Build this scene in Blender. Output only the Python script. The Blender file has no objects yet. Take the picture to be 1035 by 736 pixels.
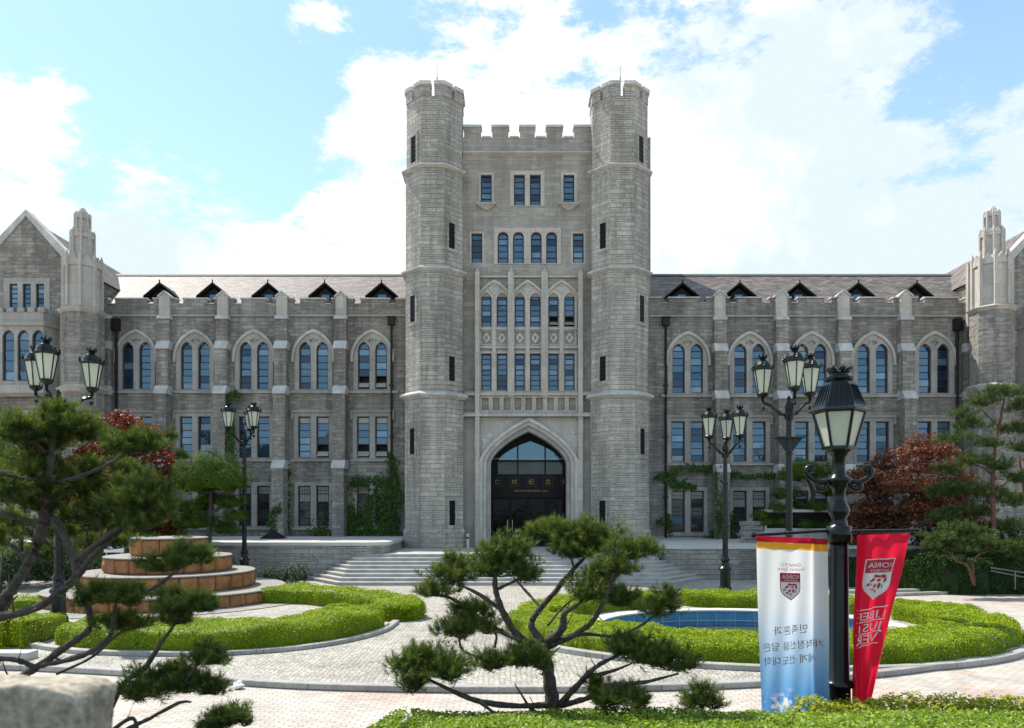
import bpy, math, random
import numpy as np
from mathutils import Vector, noise as mnoise
D = bpy.data; SC = bpy.context.scene; COL = SC.collection
random.seed(7); RNG = np.random.default_rng(7)
R = math.radians
# ------------------------------------------------------------------ camera, sky, sun, exposure
F, CX, HY, EYE = 760.0, 517.5, 515.0, 3.3          # focal length in photo pixels, centre column, horizon row, eye height
cam_d = D.cameras.new('camera'); cam = D.objects.new('camera', cam_d); COL.objects.link(cam)
cam.location = (0, 0, EYE); cam.rotation_euler = (R(90), 0, 0)
cam_d.sensor_width = 36; cam_d.lens = F / 1035 * 36
cam_d.shift_y = (HY - 368) / 1035
cam_d.clip_start = .1; cam_d.clip_end = 6000
cam_d.dof.use_dof = True; cam_d.dof.focus_distance = 18; cam_d.dof.aperture_fstop = 2.2
SC.camera = cam
SUN = Vector((-.55, .45, 1.0)).normalized()
sl = D.lights.new('sun', 'SUN'); so = D.objects.new('sun', sl); COL.objects.link(so)
sl.energy = 4.2; sl.angle = R(.55); sl.color = (1, .95, .86)
so.rotation_euler = SUN.to_track_quat('Z', 'Y').to_euler(); so.location = (-30, 20, 60)
SC.view_settings.view_transform = 'Standard'; SC.view_settings.look = 'None'
SC.view_settings.exposure = .70; SC.view_settings.gamma = 1
SC.render.engine = 'CYCLES'
SC.cycles.max_bounces = 6; SC.cycles.diffuse_bounces = 3; SC.cycles.glossy_bounces = 3
SC.cycles.transmission_bounces = 3; SC.cycles.use_denoising = True

class NT:                                           # small node-tree writer
    def __init__(s, t): s.t = t; s.n = t.nodes; s.l = t.links
    def add(s, typ, ins=None, **kw):
        n = s.n.new(typ)
        for k, v in kw.items(): setattr(n, k, v)
        for k, v in (ins or {}).items():
            sock = n.inputs[k]
            if hasattr(v, 'is_linked') or isinstance(v, bpy.types.NodeSocket): s.l.new(v, sock)
            else: sock.default_value = v
        return n
    def math(s, op, a, b=0, c=0, clamp=False):
        n = s.add('ShaderNodeMath', {0: a, 1: b, 2: c}, operation=op); n.use_clamp = clamp; return n.outputs[0]
    def vm(s, op, a, b=(0, 0, 0)):
        n = s.add('ShaderNodeVectorMath', {0: a, 1: b}, operation=op)
        return n.outputs['Value'] if op in ('DOT_PRODUCT', 'LENGTH') else n.outputs[0]
    def mix(s, f, a, b, blend='MIX'):
        n = s.add('ShaderNodeMix', data_type='RGBA', blend_type=blend)
        for i, v in ((0, f), (6, a), (7, b)):
            if isinstance(v, bpy.types.NodeSocket): s.l.new(v, n.inputs[i])
            else: n.inputs[i].default_value = v if i == 0 or len(v) == 4 else (*v, 1)
        return n.outputs[2]
    def noise(s, vec, scale, detail=4, rough=.55, out=0):
        return s.add('ShaderNodeTexNoise', {'Vector': vec, 'Scale': scale, 'Detail': detail, 'Roughness': rough}).outputs[out]
    def ramp(s, f, *st):
        n = s.add('ShaderNodeValToRGB', {0: f}); e = n.color_ramp.elements
        while len(e) < len(st): e.new(.5)
        for i, (p, c) in enumerate(st):
            e[i].position = p; e[i].color = (c, c, c, 1) if isinstance(c, (int, float)) else (*c, 1)
        return n.outputs[0]
    def rng(s, v, a, b, c, d):
        return s.add('ShaderNodeMapRange', {0: v, 1: a, 2: b, 3: c, 4: d}).outputs[0]
    def bump(s, h, strength, dist=.02, normal=None):
        i = {'Height': h, 'Strength': strength, 'Distance': dist}
        if normal is not None: i['Normal'] = normal
        return s.add('ShaderNodeBump', i).outputs[0]

wd = D.worlds.new('World'); SC.world = wd; wd.use_nodes = True
w = NT(wd.node_tree); w.n.clear()
sky = w.add('ShaderNodeTexSky', sky_type='NISHITA', sun_disc=False)
sky.sun_elevation = math.asin(SUN.z); sky.sun_rotation = math.atan2(SUN.x, SUN.y)
sky.altitude = 50; sky.air_density = 1.1; sky.dust_density = .4; sky.ozone_density = 2
dirn = w.add('ShaderNodeTexCoord').outputs['Generated']
sp = w.add('ShaderNodeSeparateXYZ', {0: dirn})
zz_ = w.math('MAXIMUM', sp.outputs[2], .03)
pl = w.add('ShaderNodeCombineXYZ', {0: w.math('DIVIDE', sp.outputs[0], w.math('ADD', zz_, .25)), 1: w.math('DIVIDE', sp.outputs[1], w.math('ADD', zz_, .25)), 2: zz_}).outputs[0]
n1 = w.noise(pl, 3.1, 12, .64); n2 = w.noise(w.vm('MULTIPLY', w.vm('ADD', dirn, (3.1, 1.7, .4)), (1, 1, 2.2)), 6.0, 14, .70)
cl = w.math('ADD', w.math('MULTIPLY', n1, 1.35), w.math('MULTIPLY_ADD', n2, 1.25, -.80))
def blob(px, py, rad, amt):                         # more or less cloud round one direction of the sky
    v = Vector(((px - CX) / F, 1, (HY - py) / F)).normalized()
    d = w.vm('LENGTH', w.vm('SUBTRACT', dirn, tuple(v)))
    return w.math('MULTIPLY', w.add('ShaderNodeMapRange', {0: d, 1: 0.0, 2: rad, 3: 1.0, 4: 0.0}, interpolation_type='SMOOTHSTEP').outputs[0], amt)
for b in ((160, 60, .30, -.30), (300, 40, .22, -.22), (25, 105, .09, .34), (250, 110, .18, -.2), (180, 222, .06, -.2), (640, 170, .40, .13), (300, 230, .28, .22), (80, 230, .22, .24), (1035, 20, .18, -.26), (930, 100, .12, -.10),
          (950, 130, .12, -.14), (760, 110, .22, .07), (318, 22, .055, .24), (285, 34, .045, .22), (75, 100, .05, .12), (330, 140, .05, .10), (560, 20, .16, -.14), (470, 20, .12, -.14), (700, 8, .14, -.14), (970, 85, .04, .16), (850, 210, .28, .2), (990, 200, .2, .14), (390, 100, .09, .2), (900, 60, .2, -.06)):
    cl = w.math('ADD', cl, blob(*b))
cmask = w.add('ShaderNodeMapRange', {0: cl, 1: .40, 2: .60, 3: 0.0, 4: 1.0}, interpolation_type='SMOOTHSTEP').outputs[0]
front = w.rng(sp.outputs[1], -.1, .3, .45, 1)       # the sky is clearer on the side the photographer has his back to
cmask = w.math('MULTIPLY', cmask, front)
shade = w.rng(w.math('ADD', w.noise(w.vm('ADD', dirn, (1.3, 5.2, 2.2)), 6.5, 10, .62), w.math('ADD', blob(900, 250, .34, -.2), blob(420, 60, .4, .06))), .36, .56, 0, 1)
ccol = w.mix(shade, (4.9, 5.65, 6.3), (7.1, 7.2, 7.25))
skyc = w.mix(w.rng(sp.outputs[2], .0, .5, .75, .25), w.mix(1, sky.outputs[0], (1.12, 1.30, 1.26), 'MULTIPLY'), (4.8, 6.6, 7.9))
bg = w.add('ShaderNodeBackground', {'Color': w.mix(cmask, skyc, ccol), 'Strength': .105})
w.l.new(bg.outputs[0], w.add('ShaderNodeOutputWorld').inputs[0])

# ------------------------------------------------------------------ helpers
def W(px, py, Y): return Vector(((px - CX) * Y / F, Y, EYE + (HY - py) * Y / F))
def wx(px, Y): return (px - CX) * Y / F
def wz(py, Y): return EYE + (HY - py) * Y / F
def G(px, py, z=0.0):                               # photo pixel of a ground point -> (x, y)
    Y = F * (EYE - z) / (py - HY); return ((px - CX) * Y / F, Y)

def mesh_obj(name, V, Fc, m, parent=None, smooth=False, idx=None):
    me = D.meshes.new(name); me.from_pydata([tuple(v) for v in V], [], [tuple(f) for f in Fc])
    for x in (m if isinstance(m, (list, tuple)) else [m]): me.materials.append(x)
    if smooth: me.polygons.foreach_set('use_smooth', [True] * len(me.polygons))
    if idx: me.polygons.foreach_set('material_index', idx)
    me.update(); return link(name, me, parent)
def link(name, me, parent=None):
    o = D.objects.new(name, me); COL.objects.link(o)
    if parent is not None:
        o.parent = parent
        o.matrix_parent_inverse = world_inv(parent)
    return o
def world_inv(p): return world_mat(p).inverted()
def world_mat(p):
    if p.parent is None: return p.matrix_basis.copy()
    return world_mat(p.parent) @ p.matrix_parent_inverse @ p.matrix_basis
def tag(o, label=None, cat=None, group=None, kind=None):
    for k, v in (('label', label), ('category', cat), ('group', group), ('kind', kind)):
        if v: o[k] = v
    return o
def thing(name, loc, label, cat, group=None):
    o = D.objects.new(name, None); COL.objects.link(o); o.location = loc; o.empty_display_size = .3
    return tag(o, label, cat, group)

class MB:                                           # gathers simple solids into one mesh
    def __init__(s): s.V = []; s.F = []; s.I = []; s.mi = 0
    def put(s, V, Fc):
        b = len(s.V); s.V += [tuple(v) for v in V]; s.F += [tuple(i + b for i in f) for f in Fc]; s.I += [s.mi] * len(Fc); return s
    def box(s, x0, x1, y0, y1, z0, z1):
        return s.put([(x0, y0, z0), (x1, y0, z0), (x1, y1, z0), (x0, y1, z0), (x0, y0, z1), (x1, y0, z1), (x1, y1, z1), (x0, y1, z1)],
                     [(0, 3, 2, 1), (4, 5, 6, 7), (0, 1, 5, 4), (1, 2, 6, 5), (2, 3, 7, 6), (3, 0, 4, 7)])
    def prism(s, poly, z0, z1, top=None):           # counter-clockwise outline
        n = len(poly); top = top or poly
        V = [(x, y, z0) for x, y in poly] + [(x, y, z1) for x, y in top]
        return s.put(V, [tuple(range(n - 1, -1, -1)), tuple(range(n, 2 * n))] + [(i, (i + 1) % n, n + (i + 1) % n, n + i) for i in range(n)])
    def side(s, poly, x0, x1):                      # outline in (y, z) swept along x
        n = len(poly)
        V = [(x0, y, z) for y, z in poly] + [(x1, y, z) for y, z in poly]
        return s.put(V, [tuple(range(n - 1, -1, -1)), tuple(range(n, 2 * n))] + [(i, (i + 1) % n, n + (i + 1) % n, n + i) for i in range(n)])
    def face(s, poly, y0, y1):                      # convex outline in (x, z), counter-clockwise seen from the front, swept back in y
        n = len(poly)
        V = [(x, y0, z) for x, z in poly] + [(x, y1, z) for x, z in poly]
        return s.put(V, [tuple(range(n)), tuple(range(2 * n - 1, n - 1, -1))] + [(i, n + i, n + (i + 1) % n, (i + 1) % n) for i in range(n)])
    def lathe(s, prof, c=(0, 0, 0), n=12, rot=0):
        V = []; Fc = []
        for r, z in prof:
            for k in range(n):
                a = rot + 2 * math.pi * k / n; V.append((c[0] + r * math.cos(a), c[1] + r * math.sin(a), c[2] + z))
        for j in range(len(prof) - 1):
            for k in range(n): Fc.append((j * n + k, j * n + (k + 1) % n, (j + 1) * n + (k + 1) % n, (j + 1) * n + k))
        Fc += [tuple(range(n - 1, -1, -1)), tuple((len(prof) - 1) * n + k for k in range(n))]
        return s.put(V, Fc)
    def tube(s, pts, rad, n=8):
        pts = [Vector(p) for p in pts]; k = len(pts)
        rad = rad if isinstance(rad, (list, tuple)) else [rad] * k
        V = []; Fc = []; up = Vector((.31, .17, .93))
        for i, p in enumerate(pts):
            t = (pts[min(i + 1, k - 1)] - pts[max(i - 1, 0)]).normalized()
            a = t.cross(up)
            if a.length < .05: a = t.cross(Vector((1, 0, 0)))
            a.normalize(); b = t.cross(a)
            for j in range(n):
                q = 2 * math.pi * j / n; V.append(p + (a * math.cos(q) + b * math.sin(q)) * rad[i])
        for i in range(k - 1):
            for j in range(n): Fc.append((i * n + j, (i + 1) * n + j, (i + 1) * n + (j + 1) % n, i * n + (j + 1) % n))
        Fc += [tuple(range(n)), tuple((k - 1) * n + j for j in range(n - 1, -1, -1))]
        return s.put(V, Fc)
    def build(s, name, m, parent=None, smooth=False): return mesh_obj(name, s.V, s.F, m, parent, smooth, s.I if any(s.I) else None)

def plate_mesh(loops, y0, t, bevel=0):              # outline with holes in (x, z), front face at y0, thickness t
    cu = D.curves.new('outline', 'CURVE'); cu.dimensions = '2D'; cu.fill_mode = 'BOTH'; cu.extrude = t / 2
    for lp in loops:
        s = cu.splines.new('POLY'); s.points.add(len(lp) - 1); s.use_cyclic_u = True
        for p, (x, z) in zip(s.points, lp): p.co = (x, z, 0, 1)
    o = D.objects.new('outline', cu); me = D.meshes.new_from_object(o)
    D.objects.remove(o); D.curves.remove(cu)
    n = len(me.vertices); a = np.empty(n * 3); me.vertices.foreach_get('co', a); a = a.reshape(-1, 3)
    b = np.stack([a[:, 0], y0 + t / 2 - a[:, 2], a[:, 1]], 1)
    me.vertices.foreach_set('co', b.ravel()); me.polygons.foreach_set('use_smooth', [False] * len(me.polygons)); me.update()
    return me
def plate(name, loops, y0, t, m, parent=None):
    me = plate_mesh(loops, y0, t); me.name = name; me.materials.clear(); me.materials.append(m); return link(name, me, parent)
def sheet(name, loops, z, m, kind='structure', thick=0.0):   # flat ground sheet with holes
    me = plate_mesh(loops, 0, thick)
    n = len(me.vertices); a = np.empty(n * 3); me.vertices.foreach_get('co', a); a = a.reshape(-1, 3)
    b = np.stack([a[:, 0], a[:, 2], z + thick / 2 - a[:, 1]], 1) if thick else np.stack([a[:, 0], a[:, 2], np.full(n, z)], 1)
    if thick: b[:, 2] = z - (a[:, 1])
    me.vertices.foreach_set('co', b.ravel()); me.materials.clear(); me.materials.append(m); me.update()
    o = link(name, me); return tag(o, kind=kind)
def rect(x0, x1, z0, z1): return [(x0, z0), (x1, z0), (x1, z1), (x0, z1)]
def arch(cx, hw, z0, zs, za, n=9, tudor=False):      # pointed arch outline
    r = za - zs; pts = [(cx - hw, z0), (cx + hw, z0)]
    half = []
    if tudor:
        for i in range(n + 1):
            s_ = math.cos(math.pi / 2 * i / n); half.append((hw * s_, zs + r * (.5 * (1 - s_) + .5 * math.sqrt(max(0, 1 - s_ * s_)))))
    else:
        R_ = (hw * hw + r * r) / (2 * hw); a1 = math.asin(min(1, r / R_))
        for i in range(n + 1):
            a = a1 * i / n; half.append((hw - R_ + R_ * math.cos(a), zs + R_ * math.sin(a)))
        half[-1] = (0, za)
    pts += [(cx + x, z) for x, z in half] + [(cx - x, z) for x, z in half[-2::-1]]
    if abs(zs - z0) < 1e-6: pts = pts[:1] + pts[2:-1]
    return pts
def octagon(cx, cy, fl, n=8):
    r = fl / math.cos(math.pi / n)
    return [(cx + r * math.cos(math.pi / n + 2 * math.pi * k / n - math.pi / 2), cy + r * math.sin(math.pi / n + 2 * math.pi * k / n - math.pi / 2)) for k in range(n)]
def smooth(pts, k=5):                               # Catmull-Rom through the given tuples
    P = [np.array(p, float) for p in pts]; P = [2 * P[0] - P[1]] + P + [2 * P[-1] - P[-2]]; out = []
    for i in range(1, len(P) - 2):
        for j in range(k):
            t = j / k; a, b, c, d = P[i - 1:i + 3]
            out.append(.5 * (2 * b + (c - a) * t + (2 * a - 5 * b + 4 * c - d) * t * t + (3 * b - a - 3 * c + d) * t ** 3))
    out.append(P[-2]); return out

# ------------------------------------------------------------------ materials
def new_mat(name):
    m = D.materials.new(name); m.use_nodes = True; t = NT(m.node_tree); t.n.clear()
    return m, t
def finish(t, shader): t.l.new(shader, t.add('ShaderNodeOutputMaterial').inputs[0])
def wall_uv(t):                                     # metres along any wall, whatever way it faces
    g = t.add('ShaderNodeNewGeometry')
    T = t.vm('NORMALIZE', t.vm('CROSS_PRODUCT', g.outputs['True Normal'], (0, 0, 1)))
    u = t.vm('DOT_PRODUCT', g.outputs['Position'], T); z = t.add('ShaderNodeSeparateXYZ', {0: g.outputs['Position']}).outputs[2]
    return t.add('ShaderNodeCombineXYZ', {0: u, 1: z, 2: 0.0}).outputs[0], g.outputs['Position']
def masonry(name, c1, c2, mortar, bw, bh, ms=.012, bump=.8, stain=.25, rough=.9, irregular=True, warp=.03):
    m, t = new_mat(name); uv, pos = wall_uv(t)
    wv = t.vm('ADD', uv, t.vm('MULTIPLY', t.vm('SUBTRACT', t.noise(uv, .9, 2, out=1), (.5, .5, .5)), (warp * 2, warp, 0)))
    def bricks(s, off, w_, h_):
        n = t.add('ShaderNodeTexBrick', {'Vector': t.vm('ADD', wv, off), 'Color1': (0, 0, 0, 1), 'Color2': (1, 1, 1, 1), 'Mortar': (.5, .5, .5, 1), 'Scale': 1.0,
                                        'Mortar Size': ms, 'Mortar Smooth': .3, 'Bias': 0.0, 'Brick Width': w_, 'Row Height': h_})
        n.offset = .45; n.squash = s; n.squash_frequency = 3; n.offset_frequency = 2; return n
    a = bricks(1.5, (0, 0, 0), bw, bh); col, fac = a.outputs[0], a.outputs[1]
    if irregular:                                   # patches where one course splits into two thinner ones
        b = bricks(.7, (0, 0, 0), bw * .8, bh / 2)
        sel = t.add('ShaderNodeTexBrick', {'Vector': wv, 'Color1': (0, 0, 0, 1), 'Color2': (1, 1, 1, 1), 'Mortar': (0, 0, 0, 1), 'Scale': 1.0, 'Mortar Size': 0.0, 'Brick Width': bw * 1.9, 'Row Height': bh})
        sel.offset = .37; sl_ = t.math('GREATER_THAN', sel.outputs[0], .58)
        col = t.mix(sl_, col, b.outputs[0]); fac = t.math('ADD', t.math('MULTIPLY', fac, t.math('SUBTRACT', 1.0, sl_)), t.math('MULTIPLY', b.outputs[1], sl_))
    fine = t.noise(pos, 16, 6, .65); mid = t.noise(pos, 5, 4)
    big = t.noise(t.vm('MULTIPLY', pos, (1, 1, .35)), .55, 5, .6)
    streak = t.noise(t.vm('MULTIPLY', pos, (1, 1, .07)), 2.6, 4, .6)
    c = t.mix(col, c1, c2); c = t.mix(fac, c, mortar)
    c = t.mix(1, c, t.ramp(fine, (.25, .72), (.75, 1.2)), 'MULTIPLY')
    c = t.mix(1, c, t.ramp(big, (.3, 1 - stain), (.65, 1.06)), 'MULTIPLY')
    c = t.mix(1, c, t.ramp(streak, (.3, 1 - stain * .8), (.6, 1.04)), 'MULTIPLY')
    h = t.math('ADD', t.math('MULTIPLY', fac, -1.2), t.math('ADD', t.math('MULTIPLY', mid, 1.6), t.math('MULTIPLY', fine, .8)))
    h = t.math('ADD', h, t.math('MULTIPLY', col, .5))
    p = t.add('ShaderNodeBsdfPrincipled', {'Base Color': c, 'Roughness': rough, 'Normal': t.bump(h, bump, .042)})
    finish(t, p.outputs[0]); return m
def plain(name, c1, c2=None, scale=3, rough=.7, metal=0, bump=0, bs=30, spec=.5, stain=0):
    m, t = new_mat(name); g = t.add('ShaderNodeNewGeometry').outputs['Position']
    c2 = c2 or tuple(x * .8 for x in c1)
    c = t.mix(t.ramp(t.noise(g, scale, 6, .6), (.3, 0), (.7, 1)), c1, c2)
    if stain: c = t.mix(1, c, t.ramp(t.noise(t.vm('MULTIPLY', g, (1, 1, .12)), 2.2, 5, .65), (.3, 1 - stain), (.6, 1.05)), 'MULTIPLY')
    i = {'Base Color': c, 'Roughness': rough, 'Metallic': metal, 'Specular IOR Level': spec}
    if bump: i['Normal'] = t.bump(t.noise(g, bs, 5, .6), bump, .01)
    finish(t, t.add('ShaderNodeBsdfPrincipled', i).outputs[0]); return m
def joints(name, c1, c2, mortar, bw, bh, rough=.8, bump=.3, ms=.008, scale=1.0):   # trim blocks with fine joints
    return masonry(name, c1, c2, mortar, bw, bh, ms, bump, .2, rough, False, 0)
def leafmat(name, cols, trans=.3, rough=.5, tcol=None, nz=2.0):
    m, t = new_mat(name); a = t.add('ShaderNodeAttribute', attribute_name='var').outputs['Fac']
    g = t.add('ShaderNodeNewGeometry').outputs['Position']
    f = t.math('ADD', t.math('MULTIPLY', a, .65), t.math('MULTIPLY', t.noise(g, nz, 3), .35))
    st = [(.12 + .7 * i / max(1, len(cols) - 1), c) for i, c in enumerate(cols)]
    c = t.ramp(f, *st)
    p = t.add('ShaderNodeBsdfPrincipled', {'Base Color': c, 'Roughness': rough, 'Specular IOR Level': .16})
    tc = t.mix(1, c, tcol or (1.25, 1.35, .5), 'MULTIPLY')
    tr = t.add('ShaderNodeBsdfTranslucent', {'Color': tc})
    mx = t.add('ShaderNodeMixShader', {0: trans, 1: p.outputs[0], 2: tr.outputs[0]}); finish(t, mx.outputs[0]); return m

M = {}
M['tower'] = masonry('tower_stone', (.47, .428, .366), (.62, .571, .496), (.44, .403, .346), .58, .25, .014, 1.2, .40)
M['wing'] = masonry('wing_stone', (.265, .242, .208), (.44, .404, .35), (.31, .285, .245), .5, .22, .012, 1.0, .42)
M['central'] = masonry('central_stone', (.34, .31, .268), (.455, .418, .363), (.34, .312, .27), .7, .24, .009, .6, .22)
M['trim'] = joints('trim_stone', (.46, .42, .365), (.55, .505, .445), (.30, .275, .245), 1.3, .75, .8, .35)
M['trimgrey'] = joints('grey_trim_stone', (.34, .315, .282), (.43, .40, .36), (.28, .26, .235), 1.1, .6, .8, .35)
M['cap'] = plain('weathered_cap_stone', (.58, .565, .53), (.45, .435, .41), 2.2, .8, bump=.25, stain=.3)
M['terrace'] = masonry('terrace_stone', (.30, .28, .25), (.43, .405, .37), (.24, .225, .2), .8, .24, .014, 1.0, .25)
M['granite'] = plain('step_granite', (.47, .45, .42), (.37, .355, .335), 1.6, .75, bump=.25, bs=60, stain=.2)
M['coping'] = plain('coping_granite', (.56, .545, .51), (.46, .445, .42), 1.2, .75, bump=.2, bs=50)
M['kerb'] = joints('kerb_granite', (.34, .325, .30), (.43, .41, .385), (.18, .17, .16), 1.1, .6, .8, .3, .012)
M['orange'] = plain('orange_rock', (.40, .175, .060), (.23, .10, .040), 2.6, .85, bump=1.0, bs=11, stain=.35)
M['iron'] = plain('dark_iron', (.010, .010, .011), (.016, .015, .015), 4, .5, spec=.3)
M['lamp'] = plain('green_black_paint', (.003, .006, .006), (.006, .010, .010), 5, .24, bump=.12, bs=12, spec=.32)
M['navy'] = plain('blue_black_paint', (.005, .009, .013), (.009, .014, .019), 5, .3, spec=.35)
M['bronze'] = plain('dark_bronze_frame', (.020, .016, .014), (.03, .025, .022), 4, .5)
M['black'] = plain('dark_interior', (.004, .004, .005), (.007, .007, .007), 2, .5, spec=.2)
M['dullgold'] = plain('dull_gold_line', (.10, .075, .03), (.07, .05, .02), 9, .5, .3)
M['tiertop'] = plain('tier_top_stone', (.29, .275, .25), (.21, .2, .18), 2, .85, bump=.3, bs=40, stain=.2)
M['gold'] = plain('gilded_letter', (.24, .16, .05), (.30, .20, .06), 9, .45, .5)
M['dormer'] = plain('dark_slate_board', (.012, .012, .012), (.022, .020, .019), 3, .85, spec=.2)
M['paper'] = plain('white_paper', (.8, .8, .78), (.7, .7, .68), 8, .8)
M['steel'] = plain('brushed_steel', (.55, .55, .55), (.45, .45, .46), 12, .35, .9)
M['bark'] = plain('pine_bark', (.11, .09, .075), (.028, .022, .019), 22, .95, bump=1.0, bs=40)
M['redbark'] = plain('red_pine_bark', (.17, .075, .04), (.07, .036, .024), 9, .95, bump=.8, bs=22)
M['soil'] = plain('soil', (.055, .042, .028), (.035, .03, .02), 3, .95, bump=.6, bs=12)
M['fieldstone'] = plain('field_granite', (.52, .46, .36), (.19, .16, .115), 24, .9, bump=1.0, bs=40, stain=.35)
M['red_print'] = plain('red_print', (.50, .012, .035), (.42, .01, .03), 3, .7)
M['white_print'] = plain('white_print', (.75, .68, .68), (.7, .62, .62), 3, .7)
M['brown_print'] = plain('brown_print', (.20, .14, .085), (.16, .11, .07), 3, .7)
M['pink_print'] = plain('pink_print', (.62, .25, .30), (.55, .2, .25), 3, .7)
M['poolblue'] = plain('pool_blue_paint', (.045, .23, .47), (.07, .29, .52), 2.5, .5, stain=.3)

def slate():
    m, t = new_mat('roof_slate'); g = t.add('ShaderNodeNewGeometry').outputs['Position']
    b = t.add('ShaderNodeTexBrick', {'Vector': t.vm('MULTIPLY', g, (1, 1, 0)), 'Color1': (.085, .062, .054, 1), 'Color2': (.215, .175, .155, 1), 'Mortar': (.035, .03, .028, 1), 'Scale': 1.0, 'Mortar Size': .016, 'Brick Width': .45, 'Row Height': .26})
    c = t.mix(1, b.outputs[0], t.ramp(t.noise(g, 1.2, 6, .65), (.3, .65), (.7, 1.25)), 'MULTIPLY')
    h = t.math('ADD', t.math('MULTIPLY', b.outputs[1], -1), t.noise(g, 9, 4))
    finish(t, t.add('ShaderNodeBsdfPrincipled', {'Base Color': c, 'Roughness': .62, 'Specular IOR Level': .38, 'Normal': t.bump(h, .9, .03)}).outputs[0]); return m
M['slate'] = slate()
def glass(name, base, rough, ior, tint=(1, 1, 1)):
    m, t = new_mat(name); g = t.add('ShaderNodeNewGeometry').outputs['Position']
    c = t.mix(t.ramp(t.noise(g, .8, 2), (.4, 0), (.6, 1)), base, tuple(x * 1.9 for x in base))
    p = t.add('ShaderNodeBsdfPrincipled', {'Base Color': c, 'Roughness': rough, 'IOR': ior, 'Specular Tint': (*tint, 1), 'Normal': t.bump(t.noise(g, 2.3, 3), .14, .05)})
    finish(t, p.outputs[0]); return m
M['glass'] = glass('window_glass', (.008, .020, .045), .03, 2.25, (.50, .76, 1))
M['glasspale'] = glass('pale_window_glass', (.06, .10, .14), .06, 2.3, (.6, .82, 1))
M['glassdeep'] = glass('deep_window_glass', (.006, .010, .018), .04, 1.75, (.5, .72, 1))
M['darkglass'] = glass('dim_window_glass', (.028, .03, .032), .08, 1.5)
M['blind'] = plain('pale_blind', (.36, .35, .32), (.28, .27, .25), 3, .4, spec=.9)
M['doorglass'] = glass('entrance_glass', (.003, .003, .004), .02, 1.22)
M['fanglass'] = glass('fanlight_glass', (.012, .04, .08), .03, 2.35, (.5, .8, 1))
def lampglass():
    m, t = new_mat('milky_lamp_glass'); g = t.add('ShaderNodeNewGeometry').outputs['Position']
    c = t.mix(t.noise(g, 4, 4), (.60, .64, .52), (.76, .78, .66))
    p = t.add('ShaderNodeBsdfPrincipled', {'Base Color': c, 'Roughness': .25})
    tr = t.add('ShaderNodeBsdfTranslucent', {'Color': (.8, .82, .7, 1)})
    finish(t, t.add('ShaderNodeMixShader', {0: .35, 1: p.outputs[0], 2: tr.outputs[0]}).outputs[0]); return m
M['lampglass'] = lampglass()
def cobble():
    m, t = new_mat('cobbles'); g = t.add('ShaderNodeNewGeometry').outputs['Position']
    v = t.add('ShaderNodeTexVoronoi', {'Vector': t.vm('MULTIPLY', g, (1, 1, 0)), 'Scale': 9.5, 'Randomness': .5}, feature='F1')
    e = t.add('ShaderNodeTexVoronoi', {'Vector': t.vm('MULTIPLY', g, (1, 1, 0)), 'Scale': 9.5, 'Randomness': .5}, feature='DISTANCE_TO_EDGE')
    val = t.add('ShaderNodeSeparateColor', {0: v.outputs['Color']}).outputs[0]
    c = t.mix(val, (.35, .325, .28), (.50, .47, .41))
    edge = t.ramp(e.outputs['Distance'], (.02, 0), (.13, 1))
    c = t.mix(edge, (.24, .22, .185), c)
    c = t.mix(1, c, t.ramp(t.noise(g, .45, 7, .7), (.3, .74), (.62, 1.08)), 'MULTIPLY')
    c = t.mix(1, c, t.ramp(t.noise(t.vm('ADD', g, (7, 3, 0)), 2.1, 7, .75), (.38, .70), (.5, 1.0)), 'MULTIPLY')
    p = t.add('ShaderNodeBsdfPrincipled', {'Base Color': c, 'Roughness': .8, 'Normal': t.bump(edge, .7, .02)}); finish(t, p.outputs[0]); return m
M['cobble'] = cobble()
def pavers():
    m, t = new_mat('brick_pavers'); g = t.add('ShaderNodeNewGeometry').outputs['Position']
    b = t.add('ShaderNodeTexBrick', {'Vector': t.vm('MULTIPLY', g, (1, 1, 0)), 'Color1': (.41, .365, .315, 1), 'Color2': (.52, .47, .415, 1), 'Mortar': (.22, .19, .165, 1), 'Scale': 1.0, 'Mortar Size': .008, 'Brick Width': .22, 'Row Height': .11})
    patch = t.ramp(t.noise(t.vm('ADD', g, (4.3, 0, 0)), .42, 2), (.57, 0), (.62, .6))
    c = t.mix(patch, b.outputs[0], t.mix(1, b.outputs[0], (1.05, .80, .74), 'MULTIPLY'))
    c = t.mix(1, c, t.ramp(t.noise(g, .8, 7, .75), (.3, .74), (.6, 1.06)), 'MULTIPLY')
    p = t.add('ShaderNodeBsdfPrincipled', {'Base Color': c, 'Roughness': .8, 'Normal': t.bump(b.outputs[1], -.3, .01)}); finish(t, p.outputs[0]); return m
M['pavers'] = pavers()
def water():
    m, t = new_mat('pool_water'); g = t.add('ShaderNodeNewGeometry').outputs['Position']
    p = t.add('ShaderNodeBsdfPrincipled', {'Base Color': t.mix(t.noise(g, .7, 3), (.05, .055, .03), (.10, .10, .06)), 'Roughness': .06, 'IOR': 1.33, 'Normal': t.bump(t.noise(g, 6, 3), .12, .03)})
    finish(t, p.outputs[0]); return m
M['water'] = water()
M['pine'] = leafmat('pine_needles', [(.010, .030, .010), (.040, .080, .018), (.11, .15, .033), (.27, .28, .075)], .25, .5)
M['pinelight'] = leafmat('light_pine_needles', [(.025, .050, .018), (.065, .105, .032), (.14, .18, .055)], .25, .5)
M['hedge'] = leafmat('box_hedge_leaf', [(.085, .135, .007), (.25, .34, .010), (.42, .50, .018)], .24, .5, (1.1, 1.15, .35), 1.1)
M['fronthedge'] = leafmat('front_hedge_leaf', [(.07, .12, .018), (.20, .30, .035), (.36, .46, .07)], .35, .4)
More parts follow.
